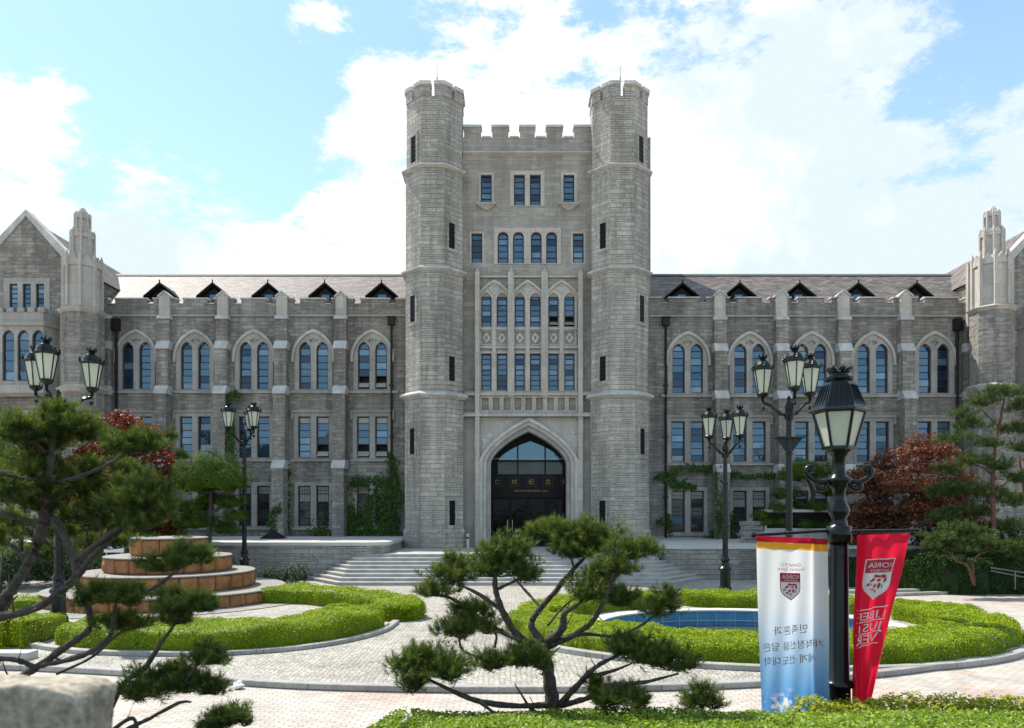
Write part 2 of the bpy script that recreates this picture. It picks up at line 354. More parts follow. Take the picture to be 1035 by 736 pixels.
M['yellowleaf'] = leafmat('yellow_shrub_leaf', [(.16, .20, .02), (.33, .36, .03), (.46, .45, .06)], .3, .45)
M['darkleaf'] = leafmat('dark_shrub_leaf', [(.014, .034, .010), (.030, .062, .014), (.05, .095, .02)], .2, .5)
M['topiary'] = leafmat('topiary_needles', [(.030, .058, .008), (.055, .098, .010), (.085, .135, .014)], .15, .85)
M['maple'] = leafmat('red_maple_leaf', [(.055, .026, .016), (.14, .052, .032), (.25, .11, .06), (.10, .085, .03)], .3, .5, (1.4, .8, .6))
M['maplered'] = leafmat('bright_maple_leaf', [(.035, .018, .010), (.12, .026, .016), (.22, .055, .03), (.06, .05, .02)], .35, .5, (1.4, .7, .6))
M['ivy'] = leafmat('ivy_leaf', [(.02, .055, .012), (.045, .10, .016), (.08, .15, .025)], .3, .45)
M['core'] = plain('inner_twigs', (.020, .032, .010), (.03, .026, .014), 8, .95, bump=.8, bs=30)
M['redcore'] = plain('maple_twigs', (.03, .02, .015), (.02, .015, .012), 8, .95)
M['railgrey'] = plain('dull_grey_rail', (.20, .20, .20), (.15, .15, .15), 6, .45, .4)
# ------------------------------------------------------------------ ground, paving, pool
def ellipse(cx, cy, a, b, n=72, a0=0, a1=360): return [(cx + a * math.cos(R(a0 + (a1 - a0) * i / n)), cy + b * math.sin(R(a0 + (a1 - a0) * i / n))) for i in range(n)]
PC = (6.55, 21.35)                                   # pool centre
FC = (-12.62, 27.7)                                  # tiered fountain centre
hole = ellipse(*PC, 4.0, 2.9)
sheet('ground', [[(-2500, -500), (2500, -500), (2500, 4000), (-2500, 4000)], ellipse(*PC, 4.3, 3.15)], -.012, M['pavers'])
outer = [G(*p) for p in ((-160, 672), (-60, 674), (30, 677), (110, 681), (200, 688), (290, 694.5), (400, 698), (520, 699), (640, 697.5), (760, 693.5), (880, 684), (960, 673), (1030, 656.5))]
outer = [tuple(p) for p in smooth(outer, 6)] + [(13.2, 20.0), (13.75, 22.5), (13.6, 25), (13.4, 27.4), (14.5, 28.7), (17, 29.4), (21, 30), (26, 31), (26, 45), (-30, 45), (-30, 16)]
sheet('cobbled_plaza', [outer, ellipse(*PC, 4.3, 3.15)], .0, M['cobble'])
k = len(smooth(list(range(13)), 6))
line = [np.array(p) for p in outer[:k + 8]]
def strip(name, pts, w_, z, m, closed=False, label=None, z0=-.02):   # a kerb: a low square-edged ribbon along a path
    P = [np.array(p, float) for p in pts]; n = len(P); V = []; Fc = []
    for i, p in enumerate(P):
        a = P[(i - 1) % n] if closed or i else P[0]; b = P[(i + 1) % n] if closed or i < n - 1 else P[-1]
        t = (b - a); t /= np.linalg.norm(t); q = np.array((-t[1], t[0])) * w_ / 2
        V += [(*(p - q), z0), (*(p - q), z - .012), (*(p - q * .9), z), (*(p + q * .9), z), (*(p + q), z - .012), (*(p + q), z0)]
    for i in range(n if closed else n - 1):
        j = (i + 1) % n
        for k_ in range(5): Fc.append((i * 6 + k_, i * 6 + k_ + 1, j * 6 + k_ + 1, j * 6 + k_))
    if not closed: Fc += [(0, 5, 4, 3, 2, 1), tuple((n - 1) * 6 + q for q in range(6))]
    o = mesh_obj(name, V, Fc, m); return tag(o, kind='structure')
strip('plaza_kerb', line, .22, .11, M['kerb'])
strip('kerb', ellipse(*PC, 7.05, 6.1), .22, .12, M['kerb'], True)
strip('kerb', [(13.0, 29.6), (16.5, 30.1), (19.6, 30.6), (20.6, 31.6)], .3, .13, M['kerb'])
# foreground bank: the photographer stands on a planted rise
V = []; Fc = []; xs = np.linspace(-9, 11, 61); ys = np.linspace(-3, 12, 46)
def bank(x, y):
    z = np.interp(y, [-3, 3.2, 5.0, 8.9, 10.6, 12], [1.7, 1.7, 1.02, .62, -.05, -.1])
    if x < -1.1:                                     # the planting narrows on the left, where the path comes closer
        lim = np.interp(x, [-9, -3.4, -1.1], [7.0, 6.3, 9.0]); z = np.interp(y, [-3, 3.2, 4.6, lim - 1.2, lim, 12], [1.7, 1.7, 1.1, .85, -.05, -.1])
    return float(z) + .05 * mnoise.noise((x * .8, y * .8, 0)) * (1 if z > 0 else 0)
for y in ys:
    for x in xs: V.append((x, y, bank(x, y)))
for j in range(45):
    for i in range(60): a = j * 61 + i; Fc.append((a, a + 1, a + 62, a + 61))
tag(mesh_obj('planted_bank', V, Fc, M['soil'], smooth=True), kind='structure')
# pool: blue wall, stone rim, water
pl_ = thing('pool_basin', (*PC, -.6), 'oval sunken pool with blue painted wall inside the ring of hedge', 'pool')
def ring(name, c, a0, b0, a1, b1, z0, z1, m, parent, n=72):
    o_ = ellipse(*c, a1, b1, n); i_ = ellipse(*c, a0, b0, n); V = []; Fc = []
    for (x, y), (u, v) in zip(o_, i_): V += [(x, y, z0), (x, y, z1), (u, v, z1), (u, v, z0)]
    for i in range(n):
        j = (i + 1) % n
        for k_ in range(4): Fc.append((i * 4 + k_, j * 4 + k_, j * 4 + (k_ + 1) % 4, i * 4 + (k_ + 1) % 4))
    return mesh_obj(name, V, Fc, m, parent)
ring('blue_wall', PC, 4.0, 2.9, 4.15, 3.03, -.75, .015, M['poolblue'], pl_)
ring('rim', PC, 3.96, 2.86, 4.5, 3.35, .015, .06, M['coping'], pl_)
mb = MB()
for i in range(40):
    a = 2 * math.pi * i / 40; x, y = PC[0] + 3.9 * math.cos(a), PC[1] + 2.8 * math.sin(a)
    mb.tube([(x, y, -.7), (x, y, -.02)], .016, 6)
for i in range(40):
    p = [(PC[0] + 3.9 * math.cos(2 * math.pi * q / 40), PC[1] + 2.8 * math.sin(2 * math.pi * q / 40), -.26) for q in (i, i + 1)]; mb.tube(p, .012, 5)
mb.build('pipe_ring', M['steel'], pl_)
wo = mesh_obj('water', [(x, y, -.44) for x, y in ellipse(*PC, 4.02, 2.92)], [tuple(range(72))], M['water']); tag(wo, kind='structure')
tag(mesh_obj('pool_floor', [(x, y, -.74) for x, y in ellipse(*PC, 4.05, 2.95)], [tuple(range(72))], M['soil']), kind='structure')

# ------------------------------------------------------------------ terraces and steps
def terrace(poly, z, label, z0=-.02, over=.09):
    c = sum((Vector((*p, 0)) for p in poly), Vector()) / len(poly)
    t = thing('terrace', (c.x, c.y, 0), label, 'terrace')
    MB().prism(poly, z0, z - .16).build('retaining_wall', M['terrace'], t)
    big = []
    for i, p in enumerate(poly):
        a, b, q = Vector(poly[i - 1]), Vector(p), Vector(poly[(i + 1) % len(poly)])
        n1 = (b - a).normalized(); n2 = (q - b).normalized(); nn = (Vector((n1.y, -n1.x)) + Vector((n2.y, -n2.x))).normalized()
        big.append(tuple(b + nn * over))
    MB().prism(big, z - .158, z, None).build('coping', M['coping'], t); return t
arc = [(-6.9 + .9 * math.cos(R(a)), 36.5 + 1.0 * math.sin(R(a))) for a in (-90, -67, -45, -22, 0)]
terrace([(-29, 35.5)] + arc + [(-6.0, 43.95), (-29, 43.95)], 1.75, 'left grey stone terrace with pale flat top beside the steps')
arc = [(7.9 - .9 * math.cos(R(a)), 36.3 - 1.0 * math.sin(R(a))) for a in (0, 22, 45, 67, 90)]
terrace(arc + [(26, 35.3), (26, 43.95), (7.0, 43.95)], 1.60, 'right grey stone terrace with pale flat top beside the steps')
st = thing('entrance_steps', (.5, 34, 0), 'wide flight of pale granite steps up to the arched entrance', 'steps')
NS = 8; yf, yt = 32.6, 35.45
for i in range(NS):
    y = yf + (yt - yf) * i / (NS - 1); e = (yt - y)
    xl, xr = -7.55 + .03 * i, 6.55 + e * .12
    poly = [(xl, y), (xr, y), (xr + e * .8 + .01, yt + .02), (xr + e * .8 + .01, yt + .05), (xl - e * .75 - .01, yt + .05), (xl - e * .75 - .01, yt + .02)]
    if i == NS - 1: poly = [(xl, y), (xr + .3, y), (xr + .3, 42.6), (xl, 42.6)]
    z0, z1 = 1.2 * i / NS, 1.2 * (i + 1) / NS
    MB().prism(poly, z0 - (.02 if i == 0 else 0), z1 - .05).prism([(x + (-.025 if x < 0 else .025), yy - .03 if k_ < 2 else yy) for k_, (x, yy) in enumerate(poly)], z1 - .049, z1).build('step', M['granite'], st)

# ------------------------------------------------------------------ the hall
H = thing('stone_hall', (.86, 42, 1.2), 'grey stone collegiate gothic hall with twin octagonal towers over the entrance', 'building')
YC = 42.0; YW = 44.0
def panes(mb, x0, x1, z0, z1, n, y, tilt=.02):      # one pane per row, each hung a little differently
    for i in range(n):
        a, b = z0 + (z1 - z0) * i / n, z0 + (z1 - z0) * (i + 1) / n
        t1, t2 = random.gauss(0, tilt) * (b - a), random.gauss(0, tilt * .6) * (x1 - x0)
        if mb.mi == 0 and n > 2: mb.mi = random.choices((0, 3, 4), (.68, .16, .16))[0]; back = True
        else: back = False
        mb.put([(x0, y + t1 + t2, a), (x1, y + t1 - t2, a), (x1, y - t1 - t2, b), (x0, y - t1 + t2, b)], [(0, 1, 2, 3)])
        if back: mb.mi = 0
def light_unit(fr, gl, x0, x1, z0, z1, y, rows=6, za=None, bar=.045, edge=.065, low=0, grille=False, blind=0):
    # one light of a window: a dark frame following the opening, horizontal bars, glass
    cx, hw = (x0 + x1) / 2, (x1 - x0) / 2
    top = za if za else z1
    outl = arch(cx, hw + .03, z0 - .03, z1, za + .03) if za else rect(x0 - .03, x1 + .03, z0 - .03, z1 + .03)
    inn = arch(cx, hw - edge, z0 + edge, z1, za - edge * 1.6) if za else rect(x0 + edge, x1 - edge, z0 + edge, z1 - edge)
    me = plate_mesh([outl, inn], y, .07); 
    fr.put([v.co.copy() for v in me.vertices], [tuple(p.vertices) for p in me.polygons]); D.meshes.remove(me)
    H_ = top - z0
    zs = [z0 + H_ * i / rows for i in range(rows + 1)]
    for z in zs[1:-1]: fr.box(x0 + .02, x1 - .02, y + .004, y + .066, z - bar / 2, z + bar / 2)
    gl.mi = 0
    lo = z0
    if low:                                          # opened lower sash: dark room and tilted sash
        lo = zs[low]; gl.mi = 1; gl.put([(x0 - .05, y + .35, z0), (x1 + .05, y + .35, z0), (x1 + .05, y + .35, lo), (x0 - .05, y + .35, lo)], [(0, 1, 2, 3)])
        gl.mi = 2; gl.put([(x0 + .05, y - .22, z0 + .1), (x1 - .05, y - .22, z0 + .1), (x1 - .05, y + .02, z0 + H_ / rows), (x0 + .05, y + .02, z0 + H_ / rows)], [(0, 1, 2, 3)])
    if blind:
        gl.mi = 2; b = zs[rows - blind]; panes(gl, x0 - .02, x1 + .02, b, top, blind, y + .045); gl.mi = 0; panes(gl, x0 - .02, x1 + .02, lo, b, rows - blind - low, y + .045)
    else: gl.mi = 0; panes(gl, x0 - .02, x1 + .02, lo, top, rows - low, y + .045)
    if grille:
        for i in range(5): x = x0 + (x1 - x0) * (i + .5) / 5; fr.tube([(x, y - .06, z0), (x, y - .06, z1)], .011, 4)
        for z in (z0 + H_ * .12, z0 + H_ * .5, z0 + H_ * .88): fr.box(x0, x1, y - .072, y - .05, z - .012, z + .012)
GL3 = [M['glass'], M['black'], M['blind'], M['glasspale'], M['glassdeep']]; GD3 = [M['darkglass'], M['black'], M['blind'], M['glassdeep'], M['darkglass']]
def finish_window(name, surround, fr, gl, gm, parent):
    surround_o = surround; fr.build('frame', M['bronze'], surround_o)
    o = mesh_obj('pane', gl.V, gl.F, gm, surround_o, idx=gl.I); return surround_o
def rect_window(cx, lights, z0, z1, Y, rows=6, label_mould=True, margin=.22, gm=GL3, parent=None, low=0, grille=False, blind=0, sill=True, za=None, name='window', deep=.22, proud=.05, stone='trimgrey'):
    """lights: list of (x0, x1); a stone surround pierced by them"""
    xa, xb = lights[0][0] - margin, lights[-1][1] + margin; zt = (za or z1)
    loops = [rect(xa, xb, z0 - .04, zt + margin)]
    for a, b in lights: loops.append(arch((a + b) / 2, (b - a) / 2, z0, z1, za) if za else rect(a, b, z0, z1))
    s = plate(name, loops, Y - proud, .36, M[stone], parent or H)
    for a, b in lights:
        fr, gl = MB(), MB(); light_unit(fr, gl, a, b, z0, z1, Y + deep - .1, rows, za, low=low if random.random() < .8 else 0, grille=grille, blind=blind); finish_window(name, s, fr, gl, gm, H)
    if sill: MB().side([(Y - .16, z0 - .2), (Y + .2, z0 - .2), (Y + .2, z0 - .04), (Y - .02, z0 - .042), (Y - .16, z0 - .1)], xa - .18, xb + .18).build('sill', M['cap' if stone == 'trim' else 'trimgrey'], s)
    if label_mould:
        m_ = MB(); t = zt + margin
        m_.side([(Y - .15, t - .01), (Y + .1, t - .01), (Y + .1, t + .13), (Y - .06, t + .13), (Y - .15, t + .06)], xa - .13, xb + .13)
        for x in (xa - .13, xb + .01): m_.box(x, x + .12, Y - .13, Y + .05, t - .42, t - .012)
        m_.build('hood_mould', M['trimgrey'], s)
    return (xa + .06, xb - .06, z0 + .02, zt + margin - .06)
def arch_window(cx, hw, z0, zl, zla, zapex, Y, lw, gap, rows, low=0, blind=0):
    """twin lancets under one pointed hood"""
    oa = hw; zs = zapex - 26.5 / 20.0 * (hw + .16)
    loops = [arch(cx, oa, z0 - .04, zs, zapex - .16)]
    L = [(cx - gap / 2 - lw, cx - gap / 2), (cx + gap / 2, cx + gap / 2 + lw)]
    for a, b in L: loops.append(arch((a + b) / 2, lw / 2, z0, zl, zla))
    zq = zla + .02; dl = .27; dz = (zapex - .40 - zq) * .62
    loops.append([(cx, zq - dz * .75), (cx + dl, zq + dz * .18), (cx, zq + dz), (cx - dl, zq + dz * .18)])
    s = plate('arched_window', loops, YW * 0 + Y - .04, .36, M['trimgrey'], H)
    for a, b in L:
        fr, gl = MB(), MB(); light_unit(fr, gl, a, b, z0, zl, Y + .12, rows, zla, low=low, blind=blind if random.random() < .7 else 0); finish_window('arched_window', s, fr, gl, GL3, H)
    MB().box(cx - .4, cx + .4, Y + .10, Y + .16, zq - dz, zq + dz + .1).build('tracery_panel', M['trimgrey'], s)
    ms_ = zq + dz * .15; plate('tracery', [[(cx, ms_ - .17), (cx + .15, ms_), (cx, ms_ + .17), (cx - .15, ms_)], [(cx, ms_ - .08), (cx + .07, ms_), (cx, ms_ + .08), (cx - .07, ms_)]], Y + .04, .07, M['trim'], s)
    o = arch(cx, oa + .16, zs - .0, zs, zapex, 12); i_ = arch(cx, oa + .012, zs - .0, zs, zapex - .18, 12)
    hood = plate('hood_mould', [o[:] if False else [(cx - oa - .16, zs - .25), (cx - oa - .012, zs - .25)] + list(reversed(i_))[0:0] + [p for p in reversed(rev_arch(i_))] + [(cx + oa + .012, zs - .25), (cx + oa + .16, zs - .25)] + rev_arch(o)], Y - .14, .14, M['trim'], s)
    MB().side([(Y - .17, z0 - .24), (Y + .2, z0 - .24), (Y + .2, z0 - .04), (Y - .02, z0 - .042), (Y - .17, z0 - .12)], cx - oa - .42, cx + oa + .42).build('sill', M['trimgrey'], s)
    return arch(cx, oa - .05, z0 + .02, zs, zapex - .24)
def rev_arch(pts):                                   # the curved part of an arch outline, right foot -> apex -> left foot
    m = max(range(len(pts)), key=lambda i: pts[i][1]); zf = pts[0][1]
    return [p for p in sorted(pts, key=lambda p: -p[0])]

def wing(side, x0, x1, bays, butts, zz, pxc, dx, pipe_px, gm1, edge):
    """one long range: three storeys of paired windows between stepped buttresses under a battlement"""
    z = {k_: wz(v, YW) for k_, v in zz.items()}
    zb = 1.0; holes = []
    s1 = YW / F
    nb = len(bays)
    for i, px in enumerate(bays):
        cx = wx(px, YW)
        hw = 20.0 * s1 * dx; lw = 11.9 * s1 * dx; gap = 5.6 * s1 * dx
        low = 2 if (side == 'left' and i == nb - 1) else 0
        holes.append(arch_window(cx, hw - .05, z['a0'], z['al'], z['ala'], z['aapex'], YW, lw, gap, 7, low=low, blind=(1 if random.random() < .3 else 0)))
        L = [(cx - gap / 2 - 12.9 * s1 * dx, cx - gap / 2), (cx + gap / 2, cx + gap / 2 + 12.9 * s1 * dx)]
        q = rect_window(cx, L, z['b0'], z['b1'], YW, 6, True, .24, gm1, low=(2 if side == 'left' and i >= nb - 2 else 0), blind=(1 if side == 'left' and i >= nb - 2 else 0)); holes.append(rect(*q))
        q = rect_window(cx, L, z['c0'], z['c1'], YW, 5, False, .2, GD3, grille=True, blind=2 if i % 2 else 1); holes.append(rect(*q))
    plate('wing_wall', [rect(x0, x1, zb, z['cren'])] + holes, YW, .5, M['wing'], H)
    # battlement with coping
    m, c = MB(), MB()
    ends = [x0] + [wx(b, YW) for b in butts] + [x1]
    for a, b in zip(ends[:-1], ends[1:]):
        span = b - a; g = .42 * dx; n = 2
        segs = []; pos = [a, a + span * .23, a + span * .77, b]
        edges_ = [(pos[0], pos[1] - g / 2), (pos[1] + g / 2, pos[2] - g / 2), (pos[2] + g / 2, pos[3])]
        for u, v in edges_:
            mo = MB().box(u, v, YW + .003, YW + .42, z['cren'], z['top'] - .12).build('merlon', M['wing'], H)
            MB().side([(YW - .07, z['top'] - .118), (YW + .48, z['top'] - .118), (YW + .48, z['top'] - .05), (YW + .2, z['top'] + .02), (YW - .07, z['top'] - .04)], u - .04 if u != a else u, v + .04 if v != b else v).build('merlon_cap', M['cap'], mo)
        for u in (pos[1], pos[2]): MB().side([(YW - .06, z['cren'] + .002), (YW + .47, z['cren'] + .002), (YW + .47, z['cren'] + .07), (YW - .06, z['cren'] + .04)], u - g / 2 + .045, u + g / 2 - .045).build('crenel_sill', M['cap'], H)
    MB().side([(YW - .13, z['str'] - .07), (YW + .1, z['str'] - .07), (YW + .1, z['str'] + .07), (YW - .02, z['str'] + .07), (YW - .13, z['str'] - .02)], x0, x1).build('string_course', M['trimgrey'], H)
    MB().side([(YW - .22, zb), (YW + .1, zb), (YW + .1, zb + .75), (YW - .01, zb + .75), (YW - .22, zb + .6)], x0, x1).build('plinth', M['trimgrey'], H)
    for b in list(butts) + [edge]:                   # stepped buttress with sloped stone weatherings and gabled head
        cx = wx(b, YW); hw = .34 * dx; m, c = MB(), MB()
        steps = [(zb, z['w3'], 1.05), (z['w3'], z['w2'], .80), (z['w2'], z['w1'], .56), (z['w1'], z['cap'], .38)]
        wl = []
        for i, (a, e, d) in enumerate(steps):
            up = steps[i + 1][2] if i < 3 else .30
            h = .5 if i < 3 else .22
            m.box(cx - hw, cx + hw, YW - d, YW + .1, a, e - .002)
            wl.append(MB().side([(YW - d - .06, e), (YW + .1, e), (YW + .1, e + h), (YW - up, e + h), (YW - d - .06, e + .1)], cx - hw - .04, cx + hw + .04))
        bo = m.build('buttress', M['wing'], H)
        for q in wl: q.build('weathering', M['cap'], bo)
        if b != edge:
            t = z['top'] + .22
            MB().face([(cx - .31 * dx, z['cap'] + .222), (cx + .31 * dx, z['cap'] + .222), (cx + .31 * dx, t - .28), (cx, t), (cx - .31 * dx, t - .28)], YW - .27, YW + .3).build('gabled_cap', M['trim'], bo)
            MB().face([(cx - .37 * dx, t - .33), (cx - .31 * dx, t - .33 - .02), (cx, t + .02), (cx + .31 * dx, t - .35), (cx + .37 * dx, t - .33), (cx, t + .1)][:0] or [(cx - .38 * dx, t - .32), (cx, t + .02), (cx, t + .11), (cx - .38 * dx, t - .2)][::1], YW - .31, YW + .32).face([(cx, t + .02), (cx + .38 * dx, t - .32), (cx + .38 * dx, t - .2), (cx, t + .11)], YW - .31, YW + .32).build('cap_coping', M['cap'], bo)
    # downpipe
    px = wx(pipe_px, YW); m = MB().tube([(px, YW - .13, 1.2), (px, YW - .13, z['str'] - .55)], .065, 8)
    m.box(px - .2, px + .2, YW - .32, YW - .005, z['str'] - .6, z['str'] - .22).prism([(px - .2, YW - .32), (px + .2, YW - .32), (px + .2, YW - .005), (px - .2, YW - .005)], z['str'] - .22, z['str'] - .12, [(px - .26, YW - .38), (px + .26, YW - .38), (px + .26, YW - .005), (px - .26, YW - .005)])
    for q in (4, 7.5, 10.5): m.box(px - .12, px + .12, YW - .24, YW, q, q + .08)
    m.build('downpipe', M['iron'], H)
ZL = dict(top=300.5, cren=307.5, str=319, aapex=333, ala=345.5, al=354, a0=393.5, b1=421, b0=463, c1=491, c0=532, w1=354.5, w2=400, w3=474.5, cap=324)
ZR = dict(top=299.5, cren=306.5, str=319.5, aapex=335, ala=347.5, al=356, a0=397.5, b1=426, b0=467, c1=496, c0=538, w1=357, w2=405, w3=478.5, cap=325)
wing('left', wx(96, YW), wx(412, YW), (138, 197.5, 257, 317, 376.5), (168, 226.5, 286, 345.5), ZL, 255, 1.0, 396, GL3, 108)
wing('right', wx(656, YW), wx(990, YW), (695, 757.5, 820, 882, 944), (726.5, 788.5, 851, 913.5), ZR, 820, 1.05, 672.5, GL3, 978.5)
m = MB(); px = wx(117, YW); 
for pxx in (119, 966): 
    px = wx(pxx, YW); m = MB().tube([(px, YW - .15, 1.2), (px, YW - .15, wz(335, YW))], .085, 8).box(px - .2, px + .2, YW - .34, YW - .005, wz(335, YW), wz(323, YW)); m.build('downpipe', M['iron'], H)
# roofs of the two ranges
yr = 51.0; zr = wz(279, yr); ze = wz(303, YW) - .1
for a, b in ((wx(112, YW) - 6, wx(437, 42)), (wx(628, 42), wx(975, YW) + 6)):
    ro = mesh_obj('roof', [(a, YW + .42, ze), (b, YW + .42, ze), (b, yr, zr), (a, yr, zr), (a, 58, ze), (b, 58, ze), (a, YW + .42, ze - .3), (b, YW + .42, ze - .3), (a, 58, ze - .3), (b, 58, ze - .3)],
             [(0, 1, 2, 3), (3, 2, 5, 4), (0, 6, 7, 1), (4, 5, 9, 8), (0, 3, 4, 8, 6), (1, 7, 9, 5, 2)], M['slate'], H)
    MB().side([(yr - .16, zr - .02), (yr + .16, zr - .02), (yr, zr + .14)], a, b).build('ridge_cap', plain('green_copper', (.12, .17, .15), (.16, .15, .13), 3, .7) if 'green_copper' not in D.materials else D.materials['green_copper'], ro)
    MB().box(a + .2, b - .2, 57.4, 57.9, 1, ze - .2).build('rear_wall', M['wing'], H)
slope = (zr - ze) / (yr - YW - .42)
def dormer(px, k_):
    y0 = YW + 1.0; cx = wx(px, y0); hw = 16.5 * y0 / F * k_; zt = wz(286, y0); z0 = wz(300.5, y0)
    yb = YW + .42 + (zt - ze) / slope + .3
    d = mesh_obj('dormer', [(cx - hw, y0, z0), (cx - hw, y0, z0 + .1), (cx, y0, zt + .06), (cx + hw, y0, z0 + .1), (cx + hw, y0, z0), (cx, y0, zt - .06),
                            (cx - hw, yb, z0), (cx - hw, yb, z0 + .1), (cx, yb, zt + .06), (cx + hw, yb, z0 + .1), (cx + hw, yb, z0), (cx, yb, zt - .06)],
                 [(0, 5, 2, 1), (5, 4, 3, 2), (1, 2, 8, 7), (2, 3, 9, 8), (0, 6, 11, 5), (5, 11, 10, 4), (0, 1, 7, 6), (3, 4, 10, 9)], M['dormer'], H)
    MB().face([(cx - hw * .62, z0 - .5), (cx + hw * .62, z0 - .5), (cx + hw * .62, z0 + .12), (cx, zt - .22), (cx - hw * .62, z0 + .12)], y0 + .28, yb).build('dormer_wall', M['black'], d)
    MB().box(cx - .24, cx + .24, y0 + .24, y0 + .3, z0 - .55, z0 + .22).build('pane', M['glass'], d)
    MB().tube([(cx, y0 + .02, zt + .05), (cx, y0 + .02, zt + .2)], .04, 6).build('finial', M['dormer'], d)
for px in (161, 214.5, 270.5, 328, 385.5): dormer(px, 1)
for px in (690, 748, 808.5, 868, 927): dormer(px, 1.03)

# ------------------------------------------------------------------ towers and central block
TY = 41.9
def tower(pxc, slits):
    cx = wx(pxc, 40.6); s1 = 40.2 / F
    secs = [(1.0, wz(398, 40.2), 30.2), (wz(398, 40.2), wz(270, 40.2), 29.6), (wz(270, 40.2), wz(165.5, 40.2), 29.4), (wz(165.5, 40.2), wz(95, 40.2), 28.6)]
    m = MB(); r4 = 28.6 * s1
    for a, b, r in secs: m.prism(octagon(cx, TY, r * s1), a, b)
    t = m.build('tower', M['tower'], H)
    # parapet wall and corner merlons
    za, zb_ = wz(95, 40.2), wz(84, 40.2)
    c = MB()
    for f in range(8):
        o_ = octagon(cx, TY, r4 + .03); i_ = octagon(cx, TY, r4 - .42)
        p0, p1, p2 = Vector(o_[f - 1]), Vector(o_[f]), Vector(o_[(f + 1) % 8]); q0, q1, q2 = Vector(i_[f - 1]), Vector(i_[f]), Vector(i_[(f + 1) % 8])
        k_ = .415
        poly = [p1.lerp(p0, k_), p1, p1.lerp(p2, k_), q1.lerp(q2, k_), q1, q1.lerp(q0, k_)]
        mm = MB().prism([tuple(p) for p in poly], za, zb_).build('merlon', M['tower'], t)
        o_ = octagon(cx, TY, r4 + .11); p0, p1, p2 = Vector(o_[f - 1]), Vector(o_[f]), Vector(o_[(f + 1) % 8]); k_ = .43
        poly = [p1.lerp(p0, k_), p1, p1.lerp(p2, k_), q1.lerp(q2, k_), q1, q1.lerp(q0, k_)]
        MB().prism([tuple(p) for p in poly], zb_ + .002, zb_ + .2).build('merlon_cap', M['cap'], t)
    for (_, z, r), (pr, h) in zip(secs[:3], ((.26, .24), (.22, .2), (.22, .2))):
        o0 = octagon(cx, TY, r * s1 + .02); o1 = octagon(cx, TY, r * s1 + pr)
        MB().prism(o0, z - h * .7, z - h * .25, o1).prism(o1, z - h * .25, z + h * .1).prism(o1, z + h * .1, z + h * .8, octagon(cx, TY, r * s1 - .05)).build('string_course', M['cap'], t)
    MB().prism(octagon(cx, TY, 31.6 * s1), 1.0, 2.15).prism(octagon(cx, TY, 31.6 * s1), 2.15, 2.3, octagon(cx, TY, 30.2 * s1)).build('plinth', M['tower'], t)
    MB().tube([(cx + .1, TY, zb_ - .3), (cx + .1, TY, zb_ + 1.3)], .03, 5).tube([(cx + .1, TY, zb_ + 1.3), (cx + .1, TY, zb_ + 1.9)], .015, 4).tube([(cx - .08, TY, zb_ + 1.0), (cx + .28, TY, zb_ + 1.05)], .015, 4).build('lightning_rod', M['iron'], t)
    for sd, (ya, yb), off in slits:                  # slit windows on the diagonal faces
        za, zb2 = wz(yb, 40.6), wz(ya, 40.6); a = R(45) * sd
        ux, uy = math.cos(a), math.sin(abs(a)) * (1 if sd > 0 else -1) * 1
        n_ = Vector((math.sin(R(45) * sd), -math.cos(R(45)), 0)); tn = Vector((math.cos(R(45)), math.sin(R(45)) * sd, 0))
        rad = next(r for lo, hi, r in secs if lo <= (za + zb2) / 2 <= hi) * s1
        c0 = Vector((cx, TY, 0)) + n_ * (rad) + tn * off * sd * -1
        mm = MB(); hw = .21
        def quad(u0, u1, z0, z1, d0, d1, mb):
            P = []
            for d in (d0, d1):
                for u, z in ((u0, z0), (u1, z0), (u1, z1), (u0, z1)): q = c0 + tn * u + n_ * d; P.append((q.x, q.y, z))
            mb.put(P, [(4, 5, 6, 7), (3, 2, 1, 0), (0, 1, 5, 4), (1, 2, 6, 5), (2, 3, 7, 6), (3, 0, 4, 7)])
        s_ = MB(); quad(-hw - .16, -hw, za - .2, zb2 + .2, -.3, .045, s_); quad(hw, hw + .16, za - .2, zb2 + .2, -.3, .045, s_); quad(-hw, hw, zb2, zb2 + .2, -.3, .045, s_); quad(-hw, hw, za - .2, za, -.3, .06, s_)
        so_ = s_.build('slit_window', M['tower'], t)
        g = MB(); quad(-hw, hw, za, zb2, -.3, .008, g); g.build('pane', M['black'], so_)
        b = MB()
        for i in range(1, 6): z = za + (zb2 - za) * i / 6; quad(-hw, hw, z - .02, z + .02, -.1, .03, b)
        b.build('grille', M['iron'], so_)
    return t
SL = ((136, 163), (225, 251), (298, 325), (360, 385), (433, 459), (506, 531))
tower(437.5, [(-1 if i % 2 == 0 else 1, s, .02 if i % 2 == 0 else .15) for i, s in enumerate(SL)])
tower(628.5, [(1 if i % 2 == 0 else -1, s, .02 if i % 2 == 0 else .15) for i, s in enumerate(SL)])

xa, xb = wx(464, YC), wx(602, YC); s1 = YC / F
def Z(py): return wz(py, YC)
def X(px): return wx(px, YC)
holes = []
for a, b in ((486, 497), (569.5, 580.5)):
    q = rect_window(0, [(X(a), X(b))], Z(206), Z(177), YC, 5, False, .14, GL3, sill=False, proud=.03, stone='trim'); holes.append(rect(*q))
    MB().prism([(X(a) - .25, YC - .32), (X(b) + .25, YC - .32), (X(b) + .25, YC), (X(a) - .25, YC)], Z(208.5), Z(206.8)).prism([((X(a) + X(b)) / 2 - .08, YC - .08), ((X(a) + X(b)) / 2 + .08, YC - .08), ((X(a) + X(b)) / 2 + .08, YC), ((X(a) + X(b)) / 2 - .08, YC)], Z(213), Z(208.5), [(X(a) - .2, YC - .28), (X(b) + .2, YC - .28), (X(b) + .2, YC), (X(a) - .2, YC)]).build('bracket', M['trim'], H)
